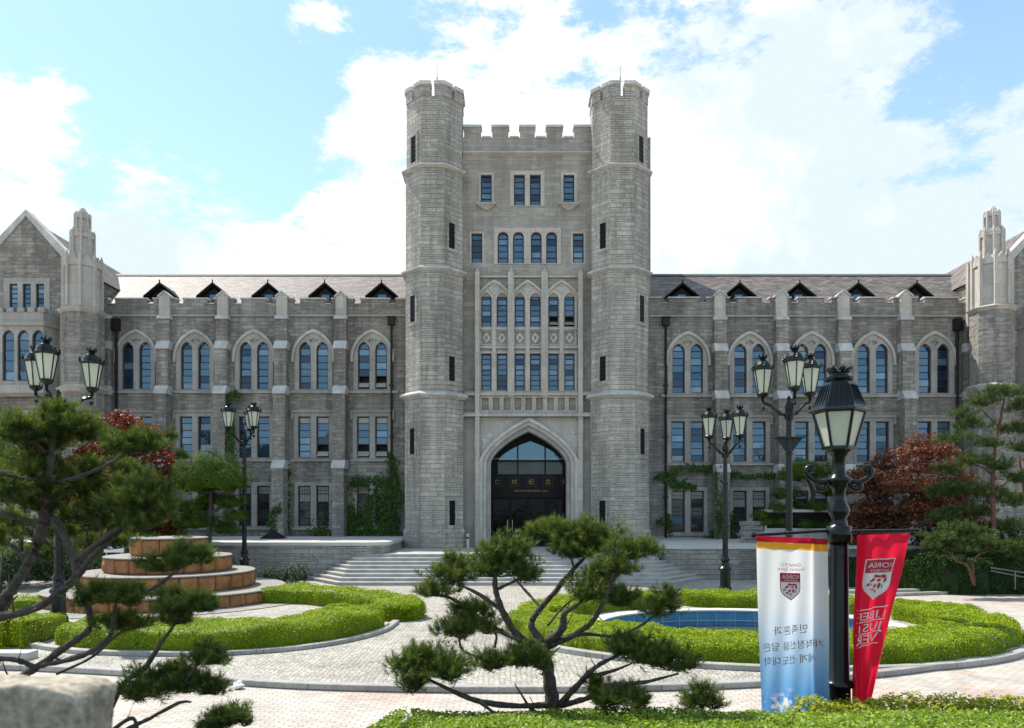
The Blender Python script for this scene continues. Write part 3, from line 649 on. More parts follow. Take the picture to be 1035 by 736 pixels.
q = rect_window(0, [(X(519.5), X(530.5)), (X(535.5), X(546.5))], Z(208), Z(177), YC, 5, False, .22, GL3, sill=False, stone='trim'); holes.append(rect(*q))
for a, b in ((476.5, 487.5), (579, 590)):
    q = rect_window(0, [(X(a), X(b))], Z(266), Z(236), YC, 5, False, .1, GL3, sill=False, proud=.02, stone='trim'); holes.append(rect(*q))
q = rect_window(0, [(X(503), X(514)), (X(518.5), X(529.5)), (X(536.5), X(547.5)), (X(552), X(563))], Z(266.5), Z(240), YC, 5, False, .22, GL3, sill=False, za=Z(234.5), stone='trim'); holes.append(rect(*q))
LX = ((486.5, 496.7), (502.2, 512.7), (520.3, 530.4), (535.7, 546.4), (554.3, 564.6), (570.4, 580.8))
for i in range(3):
    p = LX[i * 2:i * 2 + 2]; L = [(X(a), X(b)) for a, b in p]; cx = (L[0][0] + L[1][1]) / 2
    q = rect_window(0, L, Z(330.5), Z(303), YC, 6, False, .13, GL3, sill=False, za=Z(296.5), low=2 if i == 2 else 0, stone='trim', proud=.06)
    holes.append(rect(q[0], q[1], q[2], Z(300)))
    hw = (L[1][1] - L[0][0]) / 2 + .16
    zf = Z(303); o = arch(cx, hw + .13, zf, zf, Z(283.5), 12, True); n_ = arch(cx, hw, zf, zf, Z(286.5), 12, True)
    plate('hood_mould', [list(reversed(rev_arch(n_))) + rev_arch(o)], YC - .2, .2, M['trim'], H)
    lan = []
    for a, b in L: lan += list(reversed(rev_arch(arch((a + b) / 2, (b - a) / 2, zf, zf, Z(296.5)))))
    plate('tracery', [lan + rev_arch(n_)], YC - .065, .1, M['trim'], H)
    z0 = Z(291.5); plate('tracery', [[(cx, z0 - .4), (cx + .3, z0), (cx, z0 + .28), (cx - .3, z0)], [(cx, z0 - .28), (cx + .2, z0), (cx, z0 + .18), (cx - .2, z0)]], YC - .115, .05, M['cap'], H)
    q = rect_window(0, L, Z(395), Z(357.5), YC, 7, False, .12, GL3, sill=False, stone='trim', proud=.06); holes.append(rect(*q))
    for a, b in L:                                   # carved spandrel panels between the two rows
        loops = [rect(a - .1, b + .1, Z(349), Z(334.5)), rect(a, b, Z(348), Z(335.5))]
        pn = plate('carved_panel', loops, YC - .09, .1, M['trim'], H); cxx = (a + b) / 2; zc = (Z(349) + Z(334.5)) / 2
        MB().lathe([(.2, 0), (.2, .001)], (0, 0, 0), 4).V
        plate('carved_boss', [[(cxx, zc - .3), (cxx + .22, zc), (cxx, zc + .3), (cxx - .22, zc)], [(cxx, zc - .16), (cxx + .1, zc), (cxx, zc + .16), (cxx - .1, zc)]], YC - .06, .08, M['cap'], pn)
# door opening
dx0, dx1 = X(496.5), X(572); dc = (dx0 + dx1) / 2; dh = (dx1 - dx0) / 2
holes.append(arch(dc, dh + .35, 1.1, Z(468), Z(431), 12, True))
plate('central_wall', [rect(xa, xb, 1.08, Z(139.5))] + holes, YC, .55, M['central'], H)
def block(name, m_, mat, par=None): return m_.build(name, M[mat], par or H)
# ashlar-faced entrance stage with piers
for a, b, pr in ((480.5, 485, .42), (583.8, 588.5, .42)): block('pier', MB().box(X(a), X(b), YC - pr, YC, 1.1, Z(277)).prism([(X(a), YC - pr), (X(b), YC - pr), (X(b), YC), (X(a), YC)], Z(277), Z(271), [((X(a) + X(b)) / 2 - .02, YC - .1), ((X(a) + X(b)) / 2 + .02, YC - .1), ((X(a) + X(b)) / 2 + .02, YC), ((X(a) + X(b)) / 2 - .02, YC)]), 'trim')
for a, b in ((513.5, 519.5), (547, 553.5)): block('pier', MB().box(X(a), X(b), YC - .3, YC, Z(402), Z(277)).prism([(X(a), YC - .3), (X(b), YC - .3), (X(b), YC), (X(a), YC)], Z(277), Z(271), [((X(a) + X(b)) / 2 - .02, YC - .1), ((X(a) + X(b)) / 2 + .02, YC - .1), ((X(a) + X(b)) / 2 + .02, YC), ((X(a) + X(b)) / 2 - .02, YC)]), 'trim')
for a in (499.5, 533.3, 567.5): block('mullion', MB().box(X(a) - .11, X(a) + .11, YC - .16, YC, Z(396), Z(303)), 'trim')
for pa, pb, pr, nm in ((400.5, 396.3, .34, 'sill_course'), (422, 417.3, .5, 'string_course'), (334, 331.3, .14, 'string_course'), (352.5, 349.5, .14, 'string_course'), (281.5, 279, .2, 'string_course')):
    block(nm, MB().side([(YC - pr, Z(pa)), (YC, Z(pa)), (YC, Z(pb)), (YC - pr * .6, Z(pb)), (YC - pr, Z(pa) * .5 + Z(pb) * .5)], X(469) if pr > .3 else X(485.2), X(600) if pr > .3 else X(583.6)), 'trim')
for i in range(9):                                   # blind panels above the door
    a = 485.2 + i * (98.4 / 9); b = a + 98.4 / 9
    plate('blind_panel', [rect(X(a) + .005, X(b) - .005, Z(417), Z(400.8)), rect(X(a) + .11, X(b) - .11, Z(415), Z(402.5))], YC - .2, .2, M['trim'], H)
plate('spandrel', [rect(X(485.2), X(583.6), Z(464), Z(422.3)), arch(dc, X(583) - dc - .12, Z(464) + .01, Z(463.5), Z(424.5), 12, True)], YC - .12, .12, M['trim'], H)
for sgn in (-1, 1):                                  # carved leaves and scrolls in the spandrels
    m = MB()
    for i in range(26):
        u, v = random.uniform(.1, .95), random.uniform(.02, .95)
        x = dc + sgn * (X(583.6) - dc) * (1 - u * .72) ; z = Z(425) - v * 1.9
        if abs(x - dc) < (X(586) - dc) * math.sqrt(max(0, 1 - max(0, (z - Z(470)) / (Z(420.5) - Z(470))) ** 1.25)) * 1.0: continue
        r = random.uniform(.07, .16); m.lathe([(r, 0), (r * .8, .04), (r * .2, .06)], (0, 0, 0), 7)
        b = len(m.V) - 21
        for q in range(b, len(m.V)): vx, vy, vz = m.V[q]; m.V[q] = (x + vx, YC - .12 - vz, z + vy)
    block('spandrel_carving', m, 'cap')
for k_, (o0, o1, yy, th, mt) in enumerate(((50, 46.5, .34, .34, 'cap'), (46.4, 42.4, .24, .5, 'trim'), (42.3, 38.2, .10, .9, 'trimgrey'))):
    def tud(h, top): return arch(dc, h * s1, 1.1, Z(469), Z(top), 14, True)
    tops = {50: 422.6, 46.5: 426, 46.4: 426, 42.4: 430.5, 42.3: 430.5, 38.2: 436}
    a, b = tud(o0, tops[o0]), tud(o1, tops[o1])
    c_ = sorted([p for p in a if p[1] > 1.2], key=lambda p: -p[0]); d_ = sorted([p for p in b if p[1] > 1.2], key=lambda p: p[0])
    plate('door_arch', [[(dc + o1 * s1, 1.1), (dc + o0 * s1, 1.1)] + c_ + [(dc - o0 * s1, 1.1), (dc - o1 * s1, 1.1)] + d_], YC - yy, th, M[mt], H)
for a, b in ((466, 480.3), (588.7, 600.5)): block('side_panel', MB().box(X(a), X(b), YC - .06, YC, 1.1, Z(422.3)), 'trimgrey')
# porch: vault, glazed screen, sign boards
yd = YC + 1.7
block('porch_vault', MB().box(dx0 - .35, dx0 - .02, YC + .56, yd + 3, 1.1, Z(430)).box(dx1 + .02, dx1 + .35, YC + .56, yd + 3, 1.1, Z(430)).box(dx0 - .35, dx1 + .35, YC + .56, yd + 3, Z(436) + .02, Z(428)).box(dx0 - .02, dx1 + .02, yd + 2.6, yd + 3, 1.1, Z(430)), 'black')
dr = block('entrance_screen', MB().box(dx0, dx1, yd, yd + .1, wz(489, yd), wz(479.5, yd)).box(dx0, dx1, yd + .01, yd + .09, wz(467, yd), wz(465, yd)), 'black')
def zd(py): return wz(py, yd)
def xd(px): return wx(px, yd)
MB().put([(dx0, yd + .06, zd(466)), (dx1, yd + .06, zd(466)), (dx1, yd + .02, zd(436)), (dx0, yd + .02, zd(436))], [(0, 1, 2, 3)]).build('pane', M['fanglass'], dr)
MB().put([(dx0, yd + .06, zd(480)), (dx1, yd + .06, zd(480)), (dx1, yd + .07, zd(466)), (dx0, yd + .07, zd(466))], [(0, 1, 2, 3)]).build('pane', M['darkglass'], dr)
MB().box(xd(523.3) - .04, xd(523.3) + .04, yd - .02, yd + .12, zd(480), zd(430)).box(xd(551) - .04, xd(551) + .04, yd - .02, yd + .12, zd(480), zd(430)).build('mullion', M['black'], dr)
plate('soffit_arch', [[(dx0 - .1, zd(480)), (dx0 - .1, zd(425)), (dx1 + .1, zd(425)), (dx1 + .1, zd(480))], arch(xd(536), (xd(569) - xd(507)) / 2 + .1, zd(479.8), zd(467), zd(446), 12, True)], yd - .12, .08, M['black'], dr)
MB().box(dx0, dx1, yd - .1, yd + .08, zd(503), zd(479.5)).build('sign_board', M['black'], dr)
for i in range(4):
    a = dx0 + (dx1 - dx0) * i / 4; b = dx0 + (dx1 - dx0) * (i + 1) / 4
    d_ = plate('door', [rect(a + .01, b - .01, 1.2, zd(503.4)), rect(a + .1, b - .1, 1.32, zd(505))], yd + .02, .06, M['black'], dr)
    MB().put([(a + .08, yd + .05, 1.25), (b - .08, yd + .05, 1.25), (b - .08, yd + .05, zd(504)), (a + .08, yd + .05, zd(504))], [(0, 1, 2, 3)]).build('pane', M['doorglass'], d_)
    MB().tube([(b - .14 if i % 2 == 0 else a + .14, yd - .04, 2.0), (b - .14 if i % 2 == 0 else a + .14, yd - .04, 2.7)], .02, 6).build('handle', M['steel'], d_)
def text_mesh(txt, size, align='CENTER', ext=0.0, space=1.0):
    cu = D.curves.new('text', 'FONT'); cu.body = txt; cu.size = size; cu.align_x = align; cu.extrude = ext; cu.space_character = space; cu.resolution_u = 3
    o = D.objects.new('text', cu); COL.objects.link(o); bpy.context.view_layer.update()
    dg = bpy.context.evaluated_depsgraph_get(); me = D.meshes.new_from_object(o.evaluated_get(dg)); D.objects.remove(o)
    me.materials.clear(); return me
def put_text(name, txt, size, loc, m, parent, ext=.006, space=1.0):   # upright text facing the camera side
    me = text_mesh(txt, size, 'CENTER', ext, space); n = len(me.vertices); a = np.empty(n * 3); me.vertices.foreach_get('co', a); a = a.reshape(-1, 3)
    me.vertices.foreach_set('co', np.stack([loc[0] + a[:, 0], loc[1] - a[:, 2], loc[2] + a[:, 1]], 1).ravel()); me.materials.append(m); me.update(); me.name = name
    return link(name, me, parent)
for ch, px in zip('仁村紀念館', (503, 520, 537, 554, 571)):
    x, z = xd(px), zd(487.3)
    sq = plate('letter_frame', [rect(x - .27, x + .27, z - .27, z + .27), rect(x - .258, x + .258, z - .258, z + .258)], yd - .115, .02, M['dullgold'], dr)
    put_text('letter', ch, .34, (x, yd - .108, z - .12), M['gold'], dr)
put_text('lettering', 'INCHON MEMORIAL HALL', .165, (xd(537), yd - .108, zd(497.3)), M['gold'], dr, .006, 1.05)
# central battlement
m, c = MB(), MB(); z0, z1 = Z(139.5), Z(129)
for a, b in ((469, 486), (497.5, 514), (525.5, 540.5), (552.5, 568.5), (580.5, 598)):
    mo = block('merlon', MB().box(X(a), X(b), YC + .003, YC + .5, z0, z1), 'central'); MB().box(X(a) - .05, X(b) + .05, YC - .08, YC + .56, z1 + .002, z1 + .13).build('merlon_cap', M['cap'], mo)
for a, b in ((486, 497.5), (514, 525.5), (540.5, 552.5), (568.5, 580.5)): block('crenel_sill', MB().box(X(a) + .06, X(b) - .06, YC - .06, YC + .53, z0 + .002, z0 + .09), 'cap')
block('string_course', MB().side([(YC - .22, Z(156)), (YC, Z(158)), (YC, Z(153)), (YC - .22, Z(154.5))], X(468), X(599)), 'trim')
block('block_roof', MB().box(-5.7, 8.0, 44.9, 66, wz(139, 44.5) - .6, wz(139, 44.5) - .4), 'dormer')
zk = wz(139, 44.5); block('block_wall', MB().box(-5.9, 8.2, 44.5, 44.9, 1, zk).box(-5.9, -5.5, 44.9, 66, 1, zk).box(7.8, 8.2, 44.9, 66, 1, zk).box(-5.5, 7.8, 65.6, 66, 1, zk), 'central')

# ------------------------------------------------------------------ gabled end pavilions and corner turrets
YG = 42.6
def gable(cpx, rpx):
    def x(p): return wx(p, YG)
    def z(p): return wz(p, YG)
    c = x(cpx); hw = (x(76) - x(27)); holes = []
    zt, zsft = z(219), z(268)
    lx = [x(cpx + o) for o in (-10.7, 2.6, 16)]
    L = [(x(cpx - 17 + i * 13.4 + 0), x(cpx - 17 + i * 13.4 + 8.3)) for i in range(3)]
    q = rect_window(c, L, z(316), z(287), YG, 6, False, .32, GL3, deep=.13); holes.append(rect(*q))
    L = [(x(cpx - 21 + i * 16.5), x(cpx - 21 + i * 16.5 + 9.5)) for i in range(3)]
    q = rect_window(c, L, z(462), z(421), YG, 6, True, .25, GL3); holes.append(rect(*q))
    q = rect_window(c, L, z(532), z(491), YG, 6, False, .2, GD3, grille=True); holes.append(rect(*q))
    w_ = plate('gable_wall', [[(c - hw, 1), (c + hw, 1), (c + hw, zsft), (c, zt), (c - hw, zsft)]] + holes, YG, .5, M['wing'], H)
    MB().face([(c - hw - .3, zsft - .4), (c - hw - .05, zsft - .42), (c, zt + .02), (c, zt + .38), (c - hw - .3, zsft - .02)], YG - .1, YG + .62).face([(c + hw + .05, zsft - .42), (c + hw + .3, zsft - .4), (c + hw + .3, zsft - .02), (c, zt + .38), (c, zt + .02)], YG - .1, YG + .62).build('gable_coping', M['cap'], w_)
    a, b = c - hw - .15, c + hw + .15; yb = YG + 17; zs = zsft - .1
    MB().put([(a, YG + .5, zs), (c, YG + .5, zt), (b, YG + .5, zs), (a, yb, zs), (c, yb, zt), (b, yb, zs)], [(0, 3, 4, 1), (1, 4, 5, 2), (0, 1, 2), (3, 5, 4), (0, 2, 5, 3)]).build('roof', M['slate'], w_)
    MB().box(c - hw, c - hw + .4, YG + .5, yb, 1, zs - .02).box(c + hw - .4, c + hw, YG + .5, yb, 1, zs - .02).build('side_wall', M['wing'], w_)
    # oriel window with its own little battlement
    yo = YG - .95; zo0, zo1 = z(400), z(318)
    def xo(p): return wx(cpx, YG) + (p) * YG / F
    poly = lambda e: [(xo(-27) - e, yo - e), (xo(27) + e, yo - e), (xo(33) + e, YG), (xo(-33) - e, YG)]
    ow = plate('oriel', [rect(xo(-27), xo(27), zo0, z(333.5))] + [arch(xo(o), .33, z(388), z(345), z(337.5)) for o in (-22, -7.4, 7.4, 22)], yo, .3, M['trimgrey'], w_)
    for o in (-22, -7.4, 7.4, 22):
        fr, gl = MB(), MB(); light_unit(fr, gl, xo(o) - .33, xo(o) + .33, z(388), z(345), yo + .1, 5, z(337.5))
        fr.build('frame', M['bronze'], w_); mesh_obj('pane', gl.V, gl.F, GL3, w_, idx=gl.I)
    for sg in (-1, 1): MB().prism([(xo(27) if sg > 0 else xo(-33), yo + (0 if sg > 0 else .95)), (xo(33) if sg > 0 else xo(-27), YG if sg > 0 else yo), (xo(32) if sg > 0 else xo(-26.4), YG if sg > 0 else yo + .28), (xo(26.4) if sg > 0 else xo(-32), yo + .28 if sg > 0 else YG)], zo0, z(333.5)).build('oriel_side', M['trimgrey'], w_)
    MB().prism(poly(.12), z(333.5) + .002, z(330)).prism(poly(.02), z(330), z(320)).build('oriel_parapet', M['trimgrey'], w_)
    MB().prism(poly(-.5), z(402), zo0 - .003, poly(.08)).prism(poly(.1), zo0 + .0, z(392)).build('oriel_apron', M['trimgrey'], w_)
    for i in range(6): u = -29 + i * 10.3; MB().box(xo(u), xo(u + 6.5), yo - .06, yo + .34, z(320) + .002, z(315.6)).build('merlon', M['trimgrey'], w_)
    MB().side([(YG - .2, z(402)), (YG, z(402)), (YG, z(398)), (YG - .2, z(399.5))], c - hw, c + hw).build('string_course', M['trimgrey'], w_)
    return w_
def turret(px, yt, base_r, dy):
    cx = wx(px, yt); k_ = yt / F
    def z(p): return wz(p + dy, yt)
    t = MB().prism(octagon(cx, yt, base_r * k_), 1, z(316)).build('turret', M['wing'], H)
    MB().prism(octagon(cx, yt, base_r * k_), z(319), z(315.5), octagon(cx, yt, base_r * k_ + .18)).prism(octagon(cx, yt, base_r * k_ + .18), z(315.5), z(313), octagon(cx, yt, 16.2 * k_)).build('string_course', M['trim'], t)
    MB().prism(octagon(cx, yt, base_r * k_ + .25), z(394), z(391), octagon(cx, yt, base_r * k_ - .05)).prism(octagon(cx, yt, base_r * k_), z(398), z(394), octagon(cx, yt, base_r * k_ + .25)).build('string_course', M['trim'], t)
    m = MB(); e = MB()
    tiers = [(15.2, 313, 270, 9.6, 261), (9.0, 266, 240, 6.2, 233), (5.7, 238, 220, 3.2, 214)]
    for r, a, b, r2, top in tiers:
        o = octagon(cx, yt, r * k_); m.prism(o, z(a), z(b)); m.prism(o, z(b), z(top), octagon(cx, yt, r2 * k_))
        for i in range(8):
            p0, p1 = Vector(o[i]), Vector(o[(i + 1) % 8]); n_ = (Vector((p1.y - p0.y, p0.x - p1.x))).normalized(); hgt = (r * .62) * k_
            mid = (p0 + p1) / 2; zz0 = z(b)
            P = []
            for d in (-.05, .07):
                for q, zq in ((p0.lerp(p1, .02), zz0 - .12), (p0.lerp(p1, .98), zz0 - .12), (p0.lerp(p1, .98), zz0), (mid, zz0 + hgt), (p0.lerp(p1, .02), zz0)):
                    w2 = q + n_ * d; P.append((w2.x, w2.y, zq))
            e.put(P, [(5, 6, 7, 8, 9), (4, 3, 2, 1, 0), (0, 1, 6, 5), (1, 2, 7, 6), (2, 3, 8, 7), (3, 4, 9, 8), (4, 0, 5, 9)])
            c0 = Vector((cx, yt)); q = p0 + (p0 - c0).normalized() * .03; s_ = .085 * (r / 17) ** .5
            e.prism([(q.x - s_, q.y - s_), (q.x + s_, q.y - s_), (q.x + s_, q.y + s_), (q.x - s_, q.y + s_)], z(a), zz0 + hgt * .7).prism([(q.x - s_, q.y - s_), (q.x + s_, q.y - s_), (q.x + s_, q.y + s_), (q.x - s_, q.y + s_)], zz0 + hgt * .7, zz0 + hgt * 1.3, [(q.x - .01, q.y - .01), (q.x + .01, q.y - .01), (q.x + .01, q.y + .01), (q.x - .01, q.y + .01)])
    m.build('pinnacle', M['trim'], t); e.build('gablets', M['trim'], t)
    MB().lathe([(3.8 * k_, 0), (4.6 * k_, .1), (3.8 * k_, .22), (2.6 * k_, .34), (.5 * k_, .45)], (cx, yt, z(217.5)), 8).build('finial', M['cap'], t)
gable(27, 0); gable(1062, 0)
turret(83.5, 42.3, 18.2, 0); turret(1002.5, 42.3, 18.2, -2)
MB().face([(wx(978.5, 43), wz(330, 43)), (wx(988, 43), wz(330, 43)), (wx(988, 43), wz(266, 43)), (wx(983, 43), wz(263, 43)), (wx(978.5, 43), wz(266, 43))], 43, 43.22).build('chimney_pier', M['trim'], H)
# ------------------------------------------------------------------ foliage helpers
def np_mesh(name, V, Fc, var, m, parent=None):
    me = D.meshes.new(name); n, k = Fc.shape
    me.vertices.add(len(V)); me.vertices.foreach_set('co', V.astype(np.float32).ravel())
    me.loops.add(n * k); me.loops.foreach_set('vertex_index', Fc.astype(np.int32).ravel())
    me.polygons.add(n); me.polygons.foreach_set('loop_start', np.arange(0, n * k, k, dtype=np.int32))
    try: me.polygons.foreach_set('loop_total', np.full(n, k, dtype=np.int32))
    except Exception: pass
    me.attributes.new('var', 'FLOAT', 'FACE').data.foreach_set('value', var.astype(np.float32))
    me.materials.append(m); me.update(calc_edges=True); me.validate()
    return link(name, me, parent)
def unit(a): return a / np.maximum(np.linalg.norm(a, axis=1, keepdims=True), 1e-9)
def rdir(n): return unit(RNG.normal(size=(n, 3)))
def leaves(P, N, size, var=None, spread=.9, aspect=.55):
    """one small folded-free rhombus per point, facing roughly along N"""
    n = len(P); nn = unit(N + rdir(n) * spread); t = unit(np.cross(nn, rdir(n))); b = np.cross(nn, t)
    s = size * RNG.uniform(.65, 1.3, (n, 1)); V = np.stack([P - t * s * .5, P + b * s * aspect * .5 + nn * s * .06, P + t * s * .5, P - b * s * aspect * .5 + nn * s * .06], 1).reshape(-1, 3)
    return V, np.arange(4 * n).reshape(-1, 4), (RNG.uniform(0, 1, n) if var is None else var)
def needles(P, A, length, per, width, up=.5):
    """shoots: at every point of P a short bottle brush of needles along the axis A, paler towards its tip"""
    n = len(P); Pk = np.repeat(P, per, 0); Ak = np.repeat(A, per, 0); tv = np.repeat(RNG.uniform(0, 1, n), per); sl = np.repeat(RNG.uniform(.6, 1.5, n), per)[:, None]
    f = RNG.uniform(0, 1, (n * per, 1)); rad = np.cross(Ak, rdir(n * per)); rad = unit(rad); d = unit(Ak * (.35 + up * f) + rad * .8)
    L = length * RNG.uniform(.7, 1.1, (n * per, 1)); s = unit(np.cross(d, rdir(n * per))) * width; base = Pk + Ak * sl * f * length * 1.25
    V = np.stack([base - s * .5, base + s * .5, base + d * L], 1).reshape(-1, 3)
    return V, np.arange(3 * n * per).reshape(-1, 3), np.clip(tv * .5 + f[:, 0] * .42 + RNG.uniform(-.05, .12, n * per), 0, 1)
def pad_points(c, r, n, flat=.35, fill=.55):
    """points through a lumpy cushion of foliage with a flattened underside"""
    u = rdir(n); u[:, 2] = np.where(u[:, 2] < 0, u[:, 2] * flat, u[:, 2]); rad = RNG.uniform(fill, 1, (n, 1)) ** .6
    ph = RNG.uniform(0, 6.28, 6); lump = 1 + .16 * np.sin(3.1 * u[:, :1] * 2 + ph[0]) + .13 * np.sin(7 * u[:, 1:2] + ph[1]) + .12 * np.sin(5.5 * u[:, :1] * 1.7 + 4 * u[:, 2:] + ph[2])
    return np.array(c) + u * rad * lump * np.array(r), u
def lump3(P, s, amp):
    ph = np.array([[1.7, 9.2, 3.3], [4.1, 2.2, 7.7], [6.6, 5.1, .4]])
    return amp * (np.sin(P[:, 0] * s + ph[0, 0]) * np.sin(P[:, 1] * s * 1.13 + ph[0, 1]) + .6 * np.sin(P[:, 0] * s * 2.3 + ph[1, 0]) * np.sin(P[:, 1] * s * 2.1 + P[:, 2] * s * 2 + ph[1, 1]) + .5 * np.sin(P[:, 0] * s * 4.7 + P[:, 2] * 3 + ph[2, 0]) * np.sin(P[:, 1] * s * 4.3 + ph[2, 1]))
def hedge(label, path, width, height, z0=0.0, closed=False, leaf=.05, dens=900, mat='hedge', name='hedge', group=None, lump=.07, ends=True, cat='hedge', base=None):
    P = np.array(path, float); seg = np.linalg.norm(np.diff(np.vstack([P, P[:1]]) if closed else P, axis=0), axis=1)
    cum = np.concatenate([[0], np.cumsum(seg)]); Ltot = cum[-1]; Pc = np.vstack([P, P[:1]]) if closed else P
    def at(s):
        x = np.interp(s, cum, Pc[:, 0]); y = np.interp(s, cum, Pc[:, 1]); e = .15
        x2 = np.interp((s + e) % Ltot if closed else np.minimum(s + e, Ltot), cum, Pc[:, 0]); y2 = np.interp((s + e) % Ltot if closed else np.minimum(s + e, Ltot), cum, Pc[:, 1])
        x1 = np.interp((s - e) % Ltot if closed else np.maximum(s - e, 0), cum, Pc[:, 0]); y1 = np.interp((s - e) % Ltot if closed else np.maximum(s - e, 0), cum, Pc[:, 1])
        t = unit(np.stack([x2 - x1, y2 - y1], 1)); return x, y, t
    def surf(s, q, shrink=0.0):
        x, y, t = at(s); a = np.pi * q
        k_ = np.ones_like(s)
        if ends and not closed:
            e = np.minimum(s, Ltot - s); k_ = np.sqrt(np.clip(1 - (1 - np.clip(e / (width * .5), 0, 1)) ** 2, .0, 1))
        cx, cz = np.cos(a), np.sin(a); ex = .30
        px = np.sign(cx) * np.abs(cx) ** ex; pz = np.abs(cz) ** ex
        off = px * (width / 2 - shrink) * np.maximum(k_, .04); z = pz * (height - shrink) * (.35 + .65 * k_ ** .5)
        nx, ny = t[:, 1], -t[:, 0]
        gx, gy = x + nx * off, y + ny * off
        zb = np.array([base(u, v) for u, v in zip(gx, gy)]) if base else z0
        Q = np.stack([gx, gy, zb + z], 1); nrm = unit(np.stack([nx * np.sign(cx) * np.abs(cx) ** 2.2, ny * np.sign(cx) * np.abs(cx) ** 2.2, np.abs(cz) ** 2.2 + .02], 1))
        Q = Q + nrm * lump3(Q, 2.1, lump)[:, None]; return Q, nrm
    na = int(max(12, Ltot / .22)); nb = 13; S, Qq = np.meshgrid(np.linspace(0, Ltot * (1 if not closed else 1 - 1e-6), na), np.linspace(0, 1, nb), indexing='ij')
    B, _ = surf(S.ravel(), Qq.ravel(), leaf * .7)
    Fb = []
    for i in range(na - 1):
        for j in range(nb - 1): Fb.append((i * nb + j, (i + 1) * nb + j, (i + 1) * nb + j + 1, i * nb + j + 1))
    Fb = np.array(Fb)
    n = int(dens * Ltot * (width + 1.6 * height)); s = RNG.uniform(0, Ltot, n)
    cdf = np.concatenate([np.full(int(n * height / (width + 2 * height) + 1), 0), ])
    q = RNG.uniform(0, 1, n); wside = .8 * height / (width + 1.6 * height)
    # more samples on the flat top, fewer per angle on the sides
    qs = np.arcsin(RNG.uniform(.02, .97, n) ** (1 / .30)) / np.pi; q = np.where(q < wside, qs, np.where(q > 1 - wside, 1 - qs, .5)); top_ = q == .5
    ang = np.arccos(np.where(RNG.uniform(0, 1, n) < .5, -1, 1) * RNG.uniform(0, 1, n) ** (1 / .30)) / np.pi
    q = np.where(top_, ang, q)
    if ends and not closed: s = np.where(RNG.uniform(0, 1, n) < min(.3, 1.2 * width / Ltot), np.where(RNG.uniform(0, 1, n) < .5, width * .5 * (1 - np.sqrt(1 - RNG.uniform(0, 1, n) ** 2)), Ltot - width * .5 * (1 - np.sqrt(1 - RNG.uniform(0, 1, n) ** 2))), s)
    Pp, N = surf(s, q, 0.0); Pp = Pp + N * RNG.uniform(-.5, .35, (n, 1)) * leaf * 1.3
    V, Fl, var = leaves(Pp, N * .6 + np.array([0, 0, .5]), leaf)
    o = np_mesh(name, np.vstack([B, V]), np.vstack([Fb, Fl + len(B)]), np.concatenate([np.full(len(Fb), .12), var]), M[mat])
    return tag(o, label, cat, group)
def bush(label, blobs, leaf, n, mat, name='shrub', group=None, cat='shrub', core=True, parent=None, spread=.8):
    Vs, Fs, vs, b = [], [], [], 0
    tot = sum(r[0] * r[1] + r[0] * r[2] + r[1] * r[2] for _, r in blobs)
    for c, r in blobs:
        k_ = int(n * (r[0] * r[1] + r[0] * r[2] + r[1] * r[2]) / tot); P, u = pad_points(c, r, k_, .9, .72)
        V, Fl, v = leaves(P, u + np.array([0, 0, .4]), leaf, spread=spread); v = np.clip(v * .8 + RNG.uniform(-.1, .2), 0, 1); Vs.append(V); Fs.append(Fl + b); vs.append(v); b += len(V)
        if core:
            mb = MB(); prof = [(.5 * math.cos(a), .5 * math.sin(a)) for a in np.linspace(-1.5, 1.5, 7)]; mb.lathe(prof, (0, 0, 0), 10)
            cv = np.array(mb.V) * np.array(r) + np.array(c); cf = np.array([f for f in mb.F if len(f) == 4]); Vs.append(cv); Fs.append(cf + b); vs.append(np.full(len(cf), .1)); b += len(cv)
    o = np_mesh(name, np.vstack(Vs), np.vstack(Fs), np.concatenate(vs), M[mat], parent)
    return o if parent is not None else tag(o, label, cat, group)
def limb_tree(t, limbs, mat, jig=.012, n=8, name='trunk'):
    mb = MB()
    for pts in limbs:
        s = smooth(pts, 6); P = [Vector(p[:3]) + Vector([random.gauss(0, jig * p[3] * 6) for _ in range(3)]) for p in s]; mb.tube(P, [max(.004, p[3]) * random.uniform(.84, 1.16) for p in s], n)
        for q in range(2, len(P) - 2, 5):
            if s[q][3] > .012: dd = Vector([random.gauss(0, 1) for _ in range(3)]).normalized(); L_ = s[q][3] * random.uniform(2, 7); mb.tube([P[q], P[q] + dd * L_ * .6, P[q] + dd * L_ + Vector((0, 0, L_ * .3))], [s[q][3] * .28, s[q][3] * .18, s[q][3] * .07], 5)
    return mb.build(name, M[mat], t, True)
